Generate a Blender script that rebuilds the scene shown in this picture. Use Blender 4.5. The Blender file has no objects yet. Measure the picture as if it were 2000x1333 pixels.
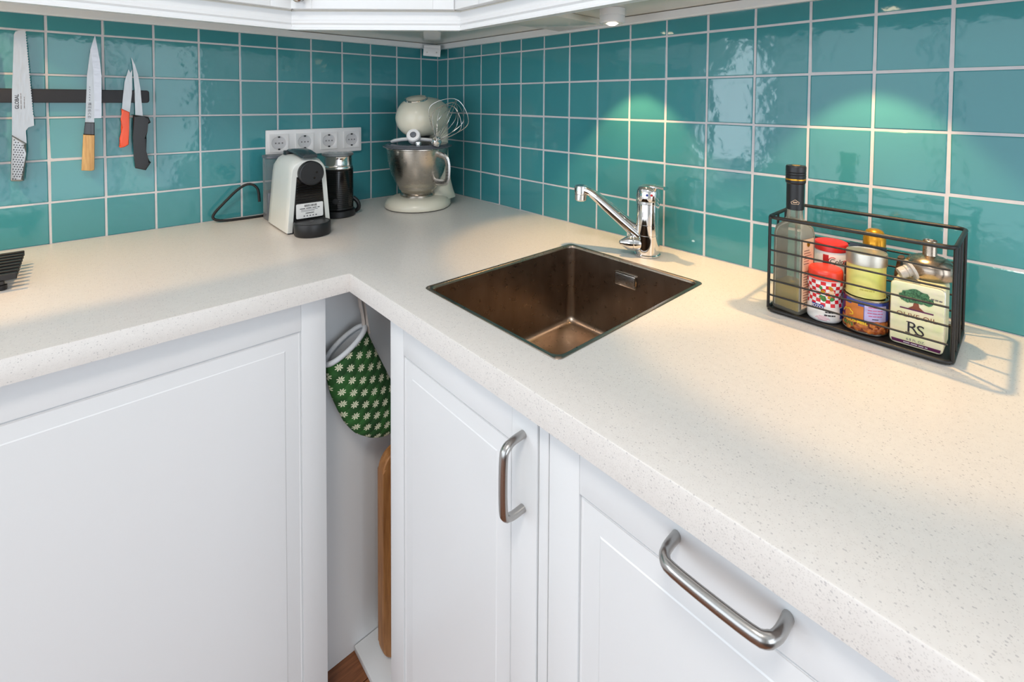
import bpy, bmesh, math, random
from mathutils import Vector, Matrix
random.seed(7)
PI = math.pi
SC = bpy.context.scene
COL = SC.collection

# ------------------------------------------------------------------ camera
cam = bpy.data.cameras.new('camera'); camo = bpy.data.objects.new('camera', cam); COL.objects.link(camo)
cs = Vector((0.73665, -0.67625, 0.00630)); cu = Vector((0.01695, 0.02778, 0.99947)); cf = Vector((0.67606, 0.73615, -0.03192))
camo.matrix_world = Matrix(((cs.x, cu.x, -cf.x, -1.02353), (cs.y, cu.y, -cf.y, -1.56171), (cs.z, cu.z, -cf.z, 1.24452), (0, 0, 0, 1)))
cam.sensor_width = 36; cam.lens = 16.8433; cam.shift_x = -0.00426; cam.shift_y = -0.22006; cam.clip_start = 0.02
SC.camera = camo
# ------------------------------------------------------------------ world, light, exposure
SC.view_settings.view_transform = 'Standard'; SC.view_settings.look = 'None'
SC.view_settings.gamma = 1; SC.view_settings.use_curve_mapping = False
SC.view_settings.exposure = 0.0
SC.cycles.max_bounces = 7; SC.cycles.diffuse_bounces = 3; SC.cycles.glossy_bounces = 3; SC.cycles.transmission_bounces = 8
SC.cycles.caustics_reflective = False; SC.cycles.caustics_refractive = False
wd = bpy.data.worlds.new('World'); SC.world = wd; wd.use_nodes = True
wd.node_tree.nodes['Background'].inputs[0].default_value = (0.80, 0.90, 1.0, 1); wd.node_tree.nodes['Background'].inputs[1].default_value = 0.4
def area(name, loc, rot, sx, sy, power, col):
    l = bpy.data.lights.new(name, 'AREA'); l.shape = 'RECTANGLE'; l.size = sx; l.size_y = sy; l.energy = power; l.color = col
    o = bpy.data.objects.new(name, l); COL.objects.link(o); o.location = loc; o.rotation_euler = rot; return o
DAY = (0.82, 0.91, 1.0)
# daylight in the window openings of the room (sizes match the openings built below)
area('daylight_rear_window', (-1.125, -4.43, 1.15), (PI/2, 0, 0), 2.15, 2.1, 46, DAY)
area('daylight_side_window', (-3.43, -1.55, 1.25), (PI/2, 0, -PI/2), 2.6, 1.9, 35, DAY)
area('daylight_tiled_wall_window', (-2.825, 0.08, 1.125), (PI/2, 0, PI), 1.05, 1.25, 30, DAY)
WARM = (1.0, 0.63, 0.27)
LAMP_W = 9.0
HOOD_W = 14.0
CEIL_W = 17.0

# ------------------------------------------------------------------ materials
def lin(r, g, b):
    f = lambda c: (c/255/12.92) if c/255 <= .04045 else ((c/255+.055)/1.055)**2.4
    return (f(r), f(g), f(b), 1)
def M(name, rgb, rough=.5, metal=0, spec=.5, **k):
    m = bpy.data.materials.new(name); m.use_nodes = True
    p = m.node_tree.nodes['Principled BSDF']
    p.inputs['Base Color'].default_value = lin(*rgb); p.inputs['Roughness'].default_value = rough
    p.inputs['Metallic'].default_value = metal; p.inputs['Specular IOR Level'].default_value = spec
    for a, v in k.items(): p.inputs[a.replace('_', ' ')].default_value = v
    return m
class N:
    def __init__(s, m): s.m = m; s.t = m.node_tree; s.p = s.t.nodes['Principled BSDF']
    def n(s, typ, **k):
        x = s.t.nodes.new(typ)
        for a, v in k.items():
            if a.startswith('i_'): x.inputs[int(a[2:])].default_value = v
            else: setattr(x, a, v)
        return x
    def l(s, a, b): s.t.links.new(a, b)
    def math(s, op, a, b=None, c=None):
        x = s.n('ShaderNodeMath', operation=op)
        for i, v in enumerate((a, b, c)):
            if v is None: continue
            if isinstance(v, (int, float)): x.inputs[i].default_value = v
            else: s.l(v, x.inputs[i])
        return x.outputs[0]
    def mix(s, f, a, b):
        x = s.n('ShaderNodeMix', data_type='RGBA')
        for i, v in ((0, f), (6, a), (7, b)):
            if isinstance(v, (int, float, tuple)): x.inputs[i].default_value = v
            else: s.l(v, x.inputs[i])
        return x.outputs[2]
    def ramp(s, src, stops):
        x = s.n('ShaderNodeValToRGB'); e = x.color_ramp.elements
        e[0].position, e[0].color = stops[0]; e[1].position, e[1].color = stops[1]
        for q, c in stops[2:]:
            y = e.new(q); y.color = c
        s.l(src, x.inputs[0]); return x.outputs[0]
    def obj(s): return s.n('ShaderNodeTexCoord').outputs['Object']
    def noise(s, vec, scale, detail=3, rough=.5):
        x = s.n('ShaderNodeTexNoise'); x.inputs['Scale'].default_value = scale; x.inputs['Detail'].default_value = detail
        x.inputs['Roughness'].default_value = rough
        if vec is not None: s.l(vec, x.inputs['Vector'])
        return x.outputs[0]
    def bump(s, h, strength, dist=.001):
        x = s.n('ShaderNodeBump'); x.inputs['Strength'].default_value = strength; x.inputs['Distance'].default_value = dist
        s.l(h, x.inputs['Height']); s.l(x.outputs[0], s.p.inputs['Normal'])
    def col(s, c): s.l(c, s.p.inputs['Base Color'])
    def stretch(s, vec, sx, sy, sz):
        x = s.n('ShaderNodeMapping'); x.inputs['Scale'].default_value = (sx, sy, sz); s.l(vec, x.inputs[0]); return x.outputs[0]

m_tile = M('glazed_teal_tile', (60, 126, 134), .07, spec=.5)
n = N(m_tile); oi = n.n('ShaderNodeObjectInfo'); geo = n.n('ShaderNodeNewGeometry').outputs['Position']
n.col(n.mix(oi.outputs['Random'], lin(60, 134, 142), lin(68, 142, 148)))
h = n.math('ADD', n.math('MULTIPLY', n.noise(geo, 22, 2), 1.0), n.math('MULTIPLY', n.noise(geo, 95, 3), .12)); n.bump(h, .22, .004)
m_grout = M('pale_grey_grout', (206, 204, 208), .85)
n = N(m_grout); n.col(n.mix(n.noise(n.obj(), 60), lin(196, 194, 198), lin(214, 212, 216)))
m_paint = M('white_wall_paint', (236, 236, 234), .8)
n = N(m_paint); n.bump(n.noise(n.obj(), 160), .1, .0005)
m_ceil = M('white_ceiling_paint', (240, 240, 238), .9)
n = N(m_ceil); n.bump(n.noise(n.obj(), 160), .1, .0005)
m_cab = M('white_satin_lacquer', (234, 235, 236), .32)
n = N(m_cab); n.bump(n.noise(n.obj(), 220), .03, .0004)
m_under = M('white_gloss_laminate', (228, 224, 214), .14)
m_top = M('speckled_white_composite', (226, 223, 220), .28)
n = N(m_top); ob = n.obj()
v1 = n.n('ShaderNodeTexVoronoi'); v1.inputs['Scale'].default_value = 300; n.l(ob, v1.inputs[0])
v2 = n.n('ShaderNodeTexVoronoi'); v2.inputs['Scale'].default_value = 620; n.l(ob, v2.inputs[0])
sep = n.n('ShaderNodeSeparateColor'); n.l(v1.outputs['Color'], sep.inputs[0])
sep2 = n.n('ShaderNodeSeparateColor'); n.l(v2.outputs['Color'], sep2.inputs[0])
s1 = n.math('MULTIPLY', n.math('LESS_THAN', v1.outputs['Distance'], .26), n.math('GREATER_THAN', sep.outputs[0], .72))
s2 = n.math('MULTIPLY', n.math('LESS_THAN', v2.outputs['Distance'], .34), n.math('GREATER_THAN', sep2.outputs[0], .55))
c = n.mix(n.noise(ob, 120, 4), lin(219, 213, 208), lin(229, 224, 219))
c = n.mix(n.math('MULTIPLY', s2, .20), c, lin(160, 152, 148)); c = n.mix(n.math('MULTIPLY', s1, .34), c, lin(128, 122, 128)); n.col(c)
def brushed(name, rgb, rough, sx, sy, sz, sc=60, spec=.5):
    m = M(name, rgb, rough, 1); n = N(m); s = n.noise(n.stretch(n.obj(), sx, sy, sz), sc, 4)
    n.bump(s, .03, .0005); n.l(n.math('ADD', n.math('MULTIPLY', s, .18), rough-.09), n.p.inputs['Roughness']); return m
m_sink = brushed('worn_brushed_steel', (150, 134, 120), .30, 1, 1, 1, 90)
n = N(m_sink); st = n.noise(n.stretch(n.obj(), 1, 1, .35), 30, 5); n.col(n.mix(st, lin(142, 126, 112), lin(184, 166, 150)))
m_steel = brushed('brushed_steel', (196, 194, 192), .28, 1, 1, 12)
m_bowl = brushed('brushed_bowl_steel', (190, 182, 172), .25, 1, 1, 14)
m_chrome = M('polished_chrome', (226, 224, 222), .05, 1)
m_blade = brushed('blade_steel', (168, 168, 168), .42, 8, 1, 1, 50)
m_bladegrey = brushed('ground_blade_steel', (160, 158, 160), .35, 1, 1, 10, 50)
m_nickel = M('satin_nickel', (178, 175, 172), .25, 1)
n = N(m_nickel); n.l(n.math('ADD', n.math('MULTIPLY', n.noise(n.obj(), 300), .1), .2), n.p.inputs['Roughness'])
m_black = M('black_plastic', (24, 24, 27), .4)
m_blackgl = M('glossy_black_plastic', (14, 14, 15), .1)
m_strip = M('matt_black_strip', (28, 28, 34), .55)
m_wire = M('black_powder_coat', (22, 20, 20), .42)
m_whitepl = M('white_plastic', (232, 231, 232), .3)
m_cream = M('cream_enamel', (224, 218, 200), .22)
m_machine = M('offwhite_plastic', (222, 223, 218), .28)
m_greypl = M('grey_plastic', (96, 100, 108), .35)
m_lid = M('smoky_lid_plastic', (112, 116, 124), .15, Transmission_Weight=.35, IOR=1.45)
def thin(name, rgb, body, rough=.05, alpha=.2):
    m = M(name, body, rough); n = N(m); tr = n.n('ShaderNodeBsdfTransparent'); tr.inputs[0].default_value = lin(*rgb)
    mx = n.n('ShaderNodeMixShader'); fr = n.n('ShaderNodeFresnel'); fr.inputs[0].default_value = 1.45
    n.l(n.math('MINIMUM', n.math('ADD', fr.outputs[0], alpha), 1.0), mx.inputs[0]); n.l(tr.outputs[0], mx.inputs[1]); n.l(n.p.outputs[0], mx.inputs[2])
    n.l(mx.outputs[0], n.t.nodes['Material Output'].inputs[0]); return m
m_clear = thin('clear_plastic', (232, 236, 238), (200, 206, 208), .06, .12)
m_glass = thin('clear_bottle_glass', (244, 244, 238), (214, 208, 196), .05, .10)
m_oil = thin('olive_oil', (240, 214, 70), (226, 196, 28), .08, .62)
m_red = M('red_plastic', (222, 48, 46), .3)
m_redorange = M('orange_red_plastic', (228, 66, 48), .3)
m_orange = M('orange_knife_plastic', (236, 84, 40), .35)
m_gold = M('gold_cap', (222, 160, 48), .25, .7)
m_navy = M('dark_navy_print', (24, 40, 52), .35)
m_ink = M('dark_ink', (38, 32, 40), .5)
m_inkg = M('grey_ink', (120, 116, 120), .5)
m_inkred = M('red_ink', (216, 40, 44), .5)
m_inkpink = M('pink_ink', (206, 90, 130), .5)
m_inkblue = M('blue_ink', (40, 58, 140), .45)
m_inkyel = M('yellow_ink', (244, 206, 50), .45)
m_inkgreen = M('green_ink', (60, 130, 60), .45)
m_purple = M('purple_ink', (96, 24, 76), .45)
m_white = M('white_print', (236, 234, 232), .45)
m_paperlab = M('pale_peach_label', (240, 204, 170), .6)
m_tinc = M('pale_green_tin_print', (226, 224, 176), .35)
n = N(m_tinc); n.col(n.ramp(n.noise(n.obj(), 55, 3), [(.3, lin(222, 224, 170)), (.7, lin(240, 228, 200))]))
m_ytin = M('yellow_green_tin_print', (222, 214, 116), .35)
n = N(m_ytin); n.col(n.ramp(n.noise(n.obj(), 40, 3), [(.3, lin(212, 212, 110)), (.7, lin(232, 220, 136))]))
m_tinmetal = M('tin_metal', (206, 198, 186), .25, 1)
m_leaf = M('tree_green_print', (44, 98, 66), .5)
n = N(m_leaf); n.col(n.ramp(n.noise(n.obj(), 500, 3), [(.35, lin(22, 66, 40)), (.65, lin(84, 140, 96))]))
m_trunk = M('trunk_brown_print', (132, 66, 42), .5)
m_check = M('red_white_check', (216, 30, 44), .35)
m_canblue = M('blue_violet_print', (64, 84, 170), .35)
m_canlav = M('lavender_print', (190, 180, 222), .4)
m_sack = M('orange_sack_print', (206, 120, 50), .45)
m_nut = M('hazelnut_print', (176, 92, 40), .35)
n = N(m_nut); n.col(n.ramp(n.noise(n.obj(), 120, 2), [(.3, lin(140, 60, 24)), (.7, lin(214, 130, 62))]))
m_nutbg = M('dark_brown_print', (104, 42, 22), .45)
m_brownbag = M('brown_spice_bag', (142, 104, 70), .35)
n = N(m_brownbag); n.col(n.ramp(n.noise(n.obj(), 90, 4), [(.3, lin(58, 36, 22)), (.65, lin(140, 104, 72))]))
m_wood = M('oiled_oak', (164, 110, 60), .45)
n = N(m_wood); w = n.noise(n.stretch(n.obj(), 14, 14, 1.1), 9, 5, .6); n.col(n.ramp(w, [(.3, lin(132, 82, 40)), (.7, lin(184, 128, 74))])); n.bump(w, .1)
m_handlewood = M('pale_knife_wood', (196, 156, 100), .55)
n = N(m_handlewood); w = n.noise(n.stretch(n.obj(), 10, 10, 1), 22, 4); n.col(n.ramp(w, [(.3, lin(184, 140, 86)), (.7, lin(210, 172, 116))]))
m_floor = M('brown_floor_wood', (128, 76, 42), .4)
n = N(m_floor); oi = n.n('ShaderNodeObjectInfo'); w = n.noise(n.stretch(n.obj(), 1.2, 16, 8), 9, 5, .6)
n.col(n.mix(n.math('MULTIPLY', oi.outputs['Random'], .4), n.ramp(w, [(.3, lin(104, 58, 30)), (.7, lin(156, 98, 58))]), lin(120, 70, 40)))
m_floorjoint = M('dark_floor_joint', (54, 34, 22), .8)
n = N(m_floorjoint); n.bump(n.noise(n.obj(), 60), .1)
m_lining = M('grey_terry_lining', (208, 211, 215), .9)
n = N(m_lining); n.bump(n.noise(n.obj(), 700, 2), .5, .002)
m_tape = M('beige_cotton_tape', (190, 180, 172), .9)
m_lens = M('lamp_lens', (255, 240, 214), .3)
n = N(m_lens); n.p.inputs['Emission Color'].default_value = (1, .80, .52, 1); n.p.inputs['Emission Strength'].default_value = 14
m_diff = M('lamp_diffuser', (250, 246, 238), .4)
n = N(m_diff); n.p.inputs['Emission Color'].default_value = (1, .93, .85, 1); n.p.inputs['Emission Strength'].default_value = 2.5
# green cloth with white daisies
m_glove = M('green_daisy_cotton', (36, 84, 36), .85)
n = N(m_glove); ob = n.obj(); sx = n.n('ShaderNodeSeparateXYZ'); n.l(n.stretch(ob, 1, 1, 1), sx.inputs[0])
CA, SA = math.cos(.33), math.sin(.33)
u = n.math('ADD', n.math('MULTIPLY', sx.outputs[0], CA), n.math('MULTIPLY', sx.outputs[2], -SA))
v = n.math('ADD', n.math('MULTIPLY', sx.outputs[0], SA), n.math('MULTIPLY', sx.outputs[2], CA))
P = .0235
vr = n.math('DIVIDE', v, P*1.05); row = n.math('FLOOR', vr)
ur = n.math('ADD', n.math('DIVIDE', u, P), n.math('MULTIPLY', n.math('MODULO', row, 2.0), .5))
fu = n.math('SUBTRACT', n.math('FRACT', ur), .5); fv = n.math('SUBTRACT', n.math('FRACT', vr), .5)
rr = n.math('SQRT', n.math('ADD', n.math('MULTIPLY', fu, fu), n.math('MULTIPLY', fv, fv)))
th = n.math('ARCTAN2', fv, fu)
pet = n.math('ADD', .07, n.math('MULTIPLY', n.math('ABSOLUTE', n.math('COSINE', n.math('MULTIPLY', th, 4))), .27))
fl = n.math('MULTIPLY', n.math('LESS_THAN', rr, pet), n.math('GREATER_THAN', rr, .09))
cent = n.math('LESS_THAN', rr, .06)
fl = n.math('MAXIMUM', fl, cent)
g = n.ramp(n.noise(ob, 30, 3), [(.3, lin(24, 62, 28)), (.7, lin(48, 104, 44))])
n.col(n.mix(fl, g, lin(222, 222, 192)))
qz = n.math('MULTIPLY', n.math('ABSOLUTE', n.math('SINE', n.math('MULTIPLY', n.math('SUBTRACT', sx.outputs[2], sx.outputs[0]), 105))), 1.0)
n.bump(n.math('ADD', qz, n.math('MULTIPLY', n.noise(ob, 260, 2), .3)), .45, .004)

# ------------------------------------------------------------------ mesh helpers
def obj(name, bm, mat, parent=None, sharp=28, smooth=True):
    bmesh.ops.recalc_face_normals(bm, faces=bm.faces[:])
    if smooth:
        a = math.radians(sharp)
        for f in bm.faces: f.smooth = True
        for e in bm.edges:
            if len(e.link_faces) == 2 and e.calc_face_angle(0) > a: e.smooth = False
    me = bpy.data.meshes.new(name); bm.to_mesh(me); bm.free()
    if mat: me.materials.append(mat)
    return link(name, me, parent)
def world_loc(o):
    p = Vector()
    while o: p += o.location; o = o.parent
    return p
def link(name, me, parent=None):
    o = bpy.data.objects.new(name, me); COL.objects.link(o)
    if parent: o.parent = parent; o.location = -world_loc(parent)
    return o
def tag(o, label, cat, group=None):
    o['label'] = label; o['category'] = cat
    if group: o['group'] = group
    return o
def thing(name, label, cat, loc=(0, 0, 0), group=None):
    o = bpy.data.objects.new(name, None); COL.objects.link(o); o.location = loc; o.empty_display_size = .05
    return tag(o, label, cat, group)
def part_empty(name, parent):
    o = bpy.data.objects.new(name, None); COL.objects.link(o); o.parent = parent; o.location = -world_loc(parent); return o
def box(bm, x0, x1, y0, y1, z0, z1, bev=0, seg=2, mat=None):
    r = bmesh.ops.create_cube(bm, size=1)['verts']
    for v in r: v.co = Vector(((x0+x1)/2+v.co.x*(x1-x0), (y0+y1)/2+v.co.y*(y1-y0), (z0+z1)/2+v.co.z*(z1-z0)))
    if bev:
        es = list({e for v in r for e in v.link_edges})
        r = bmesh.ops.bevel(bm, geom=es, offset=bev, segments=seg, profile=.6, affect='EDGES')['verts']
    if mat is not None:
        for v in {v for v in r}: v.co = mat @ v.co
    return r
def BOX(name, b, mat, parent=None, bev=.002, seg=2, m=None):
    bm = bmesh.new(); box(bm, *b, bev=bev, seg=seg, mat=m); return obj(name, bm, mat, parent)
def frame_of(axis):
    a = Vector(axis).normalized(); t = Vector((0, 0, 1)) if abs(a.z) < .9 else Vector((1, 0, 0))
    s = a.cross(t).normalized(); return s, s.cross(a).normalized()*-1 if False else a.cross(s).normalized(), a
def rings(bm, rs, cap0=True, cap1=True, closed=False):
    L = [[bm.verts.new(p) for p in r] for r in rs]; k = len(L[0])
    m = len(L)
    for i in range(m if closed else m-1):
        A, B = L[i], L[(i+1) % m]
        for j in range(k):
            bm.faces.new((A[j], A[(j+1) % k], B[(j+1) % k], B[j]))
    if not closed:
        if cap0: bm.faces.new(L[0][::-1])
        if cap1: bm.faces.new(L[-1])
    return L
def lathe(bm, prof, c=(0, 0, 0), axis=(0, 0, 1), k=40, ex=1, ey=1, cap=True, s=None):
    c = Vector(c); a = Vector(axis).normalized()
    if abs(a.z) > .999: X, Y = Vector((1, 0, 0)), Vector((0, 1, 0))
    else: X = a.cross(Vector((0, 0, 1))).normalized(); Y = a.cross(X).normalized()
    rs = [[c + a*h + X*(r*ex*math.cos(2*PI*i/k)) + Y*(r*ey*math.sin(2*PI*i/k)) for i in range(k)] for r, h in prof]
    rings(bm, rs, cap, cap)
def LATHE(name, prof, mat, parent=None, c=(0, 0, 0), axis=(0, 0, 1), k=40, ex=1, ey=1, cap=True, sharp=28):
    bm = bmesh.new(); lathe(bm, [(max(r, 1e-5), h) for r, h in prof], c, axis, k, ex, ey, cap); return obj(name, bm, mat, parent, sharp)
def smoothpath(pts, it=2, closed=False):
    P = [Vector(p) for p in pts]
    for _ in range(it):
        Q = []
        m = len(P)
        if closed:
            for i in range(m):
                a, b = P[i], P[(i+1) % m]; Q += [a*.75+b*.25, a*.25+b*.75]
        else:
            Q = [P[0]]
            for i in range(m-1):
                a, b = P[i], P[i+1]
                if i: Q.append(a*.75+b*.25)
                if i < m-2: Q.append(a*.25+b*.75)
            Q.append(P[-1])
        P = Q
    return P
def tube(bm, pts, r, k=8, closed=False, flat=None, up=(0, 0, 1)):
    P = [Vector(p) for p in pts]; m = len(P); rs = []; prev = None
    for i in range(m):
        if closed: t = (P[(i+1) % m]-P[i-1]).normalized()
        else: t = (P[min(i+1, m-1)]-P[max(i-1, 0)]).normalized()
        if prev is None:
            u = Vector(up); X = t.cross(u)
            if X.length < 1e-3: X = t.cross(Vector((1, 0, 0)))
            X.normalize()
        else:
            X = prev - t*prev.dot(t); X.normalize()
        prev = X; Y = t.cross(X)
        rad = r[i] if isinstance(r, (list, tuple)) else r
        fx, fy = flat or (1, 1)
        rs.append([P[i]+X*(rad*fx*math.cos(2*PI*j/k))+Y*(rad*fy*math.sin(2*PI*j/k)) for j in range(k)])
    rings(bm, rs, closed=closed)
def TUBE(name, pts, r, mat, parent=None, k=8, closed=False, smooth=0, flat=None, up=(0, 0, 1), sharp=50):
    bm = bmesh.new(); tube(bm, smoothpath(pts, smooth, closed) if smooth else pts, r, k, closed, flat, up); return obj(name, bm, mat, parent, sharp)
def prism(bm, poly, f, d0, d1, bev=0, seg=2):
    """poly of (a,b); f(a,b,d) -> point; extruded from d0 to d1"""
    A = [bm.verts.new(f(a, b, d0)) for a, b in poly]; B = [bm.verts.new(f(a, b, d1)) for a, b in poly]; k = len(A)
    fs = [bm.faces.new(A[::-1]), bm.faces.new(B)] + [bm.faces.new((A[i], A[(i+1) % k], B[(i+1) % k], B[i])) for i in range(k)]
    if bev:
        es = list({e for x in fs[:2] for e in x.edges}); bmesh.ops.bevel(bm, geom=es, offset=bev, segments=seg, profile=.6, affect='EDGES')
def PRISM(name, poly, f, d0, d1, mat, parent=None, bev=0, seg=2, sharp=28):
    bm = bmesh.new(); prism(bm, poly, f, d0, d1, bev, seg); return obj(name, bm, mat, parent, sharp)
XZ = lambda a, b, d: Vector((a, d, b))     # polygon in the x-z plane
YZ = lambda a, b, d: Vector((d, a, b))
XY = lambda a, b, d: Vector((a, b, d))
def rrect(x0, x1, y0, y1, r, n=5):
    P = []
    for cx, cy, a in ((x1-r, y1-r, 0), (x0+r, y1-r, 90), (x0+r, y0+r, 180), (x1-r, y0+r, 270)):
        for i in range(n+1):
            t = math.radians(a+90*i/n); P.append((cx+r*math.cos(t), cy+r*math.sin(t)))
    return P
def textmesh(name, s, size, f, mat, parent, align='CENTER', depth=.0003, ls=1.0, bold=0):
    cu = bpy.data.curves.new(name, 'FONT'); cu.body = s; cu.size = size; cu.align_x = align; cu.align_y = 'CENTER'
    cu.extrude = depth/2; cu.resolution_u = 3; cu.space_character = ls; cu.offset = bold
    o = bpy.data.objects.new(name, cu); COL.objects.link(o)
    dg = bpy.context.evaluated_depsgraph_get(); me = bpy.data.meshes.new_from_object(o.evaluated_get(dg))
    bpy.data.objects.remove(o); bpy.data.curves.remove(cu)
    for v in me.vertices: v.co = f(v.co.x, v.co.y, v.co.z)
    me.materials.clear(); me.materials.append(mat); me.name = name
    return link(name, me, parent)
def dashes(name, w, h, f, mat, parent, n=6):
    bm = bmesh.new(); rd = random.Random(n); x = -w/2
    while x < w/2:
        q_ = min(w/2, x+rd.uniform(.12, .3)*w); P_ = [(x, -h/2), (q_, -h/2), (q_, h/2), (x, h/2)]
        prism(bm, P_, f, 0, .0003); x = q_+w*.05
    return obj(name, bm, mat, parent)
def dup(o, parent, loc):
    c = o.copy(); COL.objects.link(c); c.parent = parent; c.location = loc; return c
def struct(o): o['kind'] = 'structure'; return o
ZT = .9   # worktop height

# ------------------------------------------------------------------ room shell
bm = bmesh.new(); box(bm, -3.5, .1, -4.5, .1, -.12, -.012); floor = struct(obj('floor', bm, m_floorjoint))
bm = bmesh.new(); box(bm, -3.5, .1, -4.5, .1, 2.6, 2.7); struct(obj('ceiling', bm, m_ceil))
def wall_open(name, ax, c0, c1, a0, a1, op=None):
    bm = bmesh.new(); B = []
    if op:
        o0, o1, z0, z1 = op; B = [(a0, o0, 0, 2.6), (o1, a1, 0, 2.6), (o0, o1, 0, z0), (o0, o1, z1, 2.6)]
    else: B = [(a0, a1, 0, 2.6)]
    for p, q_, z0, z1 in B:
        if ax == 'y': box(bm, p, q_, c0, c1, z0, z1)
        else: box(bm, c0, c1, p, q_, z0, z1)
    return struct(obj(name, bm, m_paint))
wl = wall_open('wall_left', 'y', .004, .1, -3.4, .1, (-3.35, -2.30, .5, 1.75))
wr = wall_open('wall_right', 'x', .004, .1, -4.4, 0.004)
wall_open('wall_rear', 'y', -4.5, -4.4, -3.4, .1, (-2.2, -.05, .1, 2.2))
wall_open('wall_side', 'x', -3.5, -3.4, -4.5, .1, (-2.85, -.25, .3, 2.2))
def window(name, ax, c, a0, a1, z0, z1, nm):
    bm = bmesh.new(); t = .05
    def bar(p, q_, u0, u1):
        if ax == 'y': box(bm, p, q_, c-.02, c+.02, u0, u1, .004)
        else: box(bm, c-.02, c+.02, p, q_, u0, u1, .004)
    bar(a0, a0+t, z0, z1); bar(a1-t, a1, z0, z1); bar(a0+t, a1-t, z0, z0+t); bar(a0+t, a1-t, z1-t, z1)
    for i in range(1, nm+1):
        m = a0+(a1-a0)*i/(nm+1); bar(m-t/2, m+t/2, z0+t, z1-t)
    return struct(obj(name, bm, m_cab))
window('window_1', 'y', -4.405, -2.2, -.05, .1, 2.2, 2)
window('window_2', 'x', -3.405, -2.85, -.25, .3, 2.2, 2)
window('window_3', 'y', .05, -3.35, -2.30, .5, 1.75, 0)
# floor planks near the open corner and the front of the units
pw = .12; bm = bmesh.new(); box(bm, -.75, .75, -pw/2+.001, pw/2-.001, -.012, 0, .001, 1); pl = obj('plank', bm, m_floor, floor); pl.location = (-.9, -.55, 0)
first = True
for j in range(18):
    for i in range(2):
        x = -.35-(j % 3)*.27 - i*1.502; y = -.02-pw/2 - j*pw
        if first: pl.location = (x, y, 0); first = False
        else: dup(pl, floor, (x, y, 0))
# unseen ceiling lamp behind the camera, added to light the worktop from above
t = thing('added_ceiling_lamp', 'added round white ceiling lamp, unseen behind the viewer, lighting the worktop from above', 'lamp', (-1.55, -1.75, 2.6))
LATHE('base', [(.30, 2.5995), (.30, 2.57), (.285, 2.565)], m_whitepl, t, (-1.55, -1.75, 0), k=48)
LATHE('diffuser', [(.284, 2.5645), (.27, 2.545), (.18, 2.53), (.0001, 2.525)], m_diff, t, (-1.55, -1.75, 0), k=48)
l_ = bpy.data.lights.new('added_ceiling_light', 'AREA'); l_.shape = 'DISK'; l_.size = .56; l_.energy = CEIL_W; l_.color = (1.0, .93, .85)
o_ = bpy.data.objects.new('added_ceiling_light', l_); COL.objects.link(o_); o_.location = (-1.55, -1.75, 2.52)
# tiles
def tile_mesh(w, h):
    bm = bmesh.new(); d = .0022; b = .0016; W, H = w/2, h/2
    R = [[(-W, -H), (W, -H), (W, H), (-W, H)], [(-W, -H), (W, -H), (W, H), (-W, H)], [(-W+b, -H+b), (W-b, -H+b), (W-b, H-b), (-W+b, H-b)]]
    Y = [.0035, .0009, 0]
    L = rings(bm, [[Vector((a, y, c)) for a, c in r] for r, y in zip(R, Y)], False, True)
    bmesh.ops.recalc_face_normals(bm, faces=bm.faces[:])
    me = bpy.data.meshes.new('tile'); bm.to_mesh(me); bm.free(); me.materials.append(m_tile); return me
GR = .0043; cache = {}
ZL = [.9, .9976, 1.0976, 1.1976, 1.2976, 1.3976, 1.4540]
def tiles(wall, off, n, right):
    A = [0] + [off+.1*i for i in range(n)]
    for i in range(len(A)-1):
        for j in range(6):
            w = round(A[i+1]-A[i]-(GR if i else GR*.5+.001), 4); h_ = round(ZL[j+1]-ZL[j]-GR, 4)
            if j == 0: h_ = round(h_+GR/2-.0008, 4)
            if j == 5: h_ = round(h_+GR/2, 4)
            if (w, h_) not in cache: cache[(w, h_)] = tile_mesh(w, h_)
            a = (A[i]+A[i+1])/2 + (0 if i else -GR/4+.0005); z = (ZL[j]+ZL[j+1])/2
            if j == 0: z += -GR/4+.0004
            if j == 5: z += GR/4
            o = bpy.data.objects.new('tile', cache[(w, h_)]); COL.objects.link(o); o.parent = wall
            t1, t2 = random.gauss(0, .0035), random.gauss(0, .0035)
            if right: o.location = (random.uniform(-.0002, .0002), -a, z); o.rotation_euler = (0, 0, -PI/2); o.rotation_euler = (t1, 0, -PI/2+t2)
            else: o.location = (-a, random.uniform(-.0002, .0002), z); o.rotation_euler = (t1, 0, t2)
tiles(wl, .0734, 20, False); tiles(wr, .0670, 20, True)
BOX('grout', (-2.0, 0, .0008, .006, .86, 1.47), m_grout, wl, 0)
BOX('grout', (.0008, .006, -1.98, .0008, .86, 1.47), m_grout, wr, 0)
# cover strips under the wall units
def stripprof(name, f, d0, d1):
    return struct(PRISM(name, [(0, 1.4345), (.011, 1.4345), (.014, 1.4375), (.014, 1.4535), (0, 1.4535)], f, d0, d1, m_cab))
stripprof('trim_1', lambda a, b, d: Vector((d, -a-.0006, b)), -1.235, -.0155)
stripprof('trim_2', lambda a, b, d: Vector((-a-.0006, d, b)), -1.81, -.0008)

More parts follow.
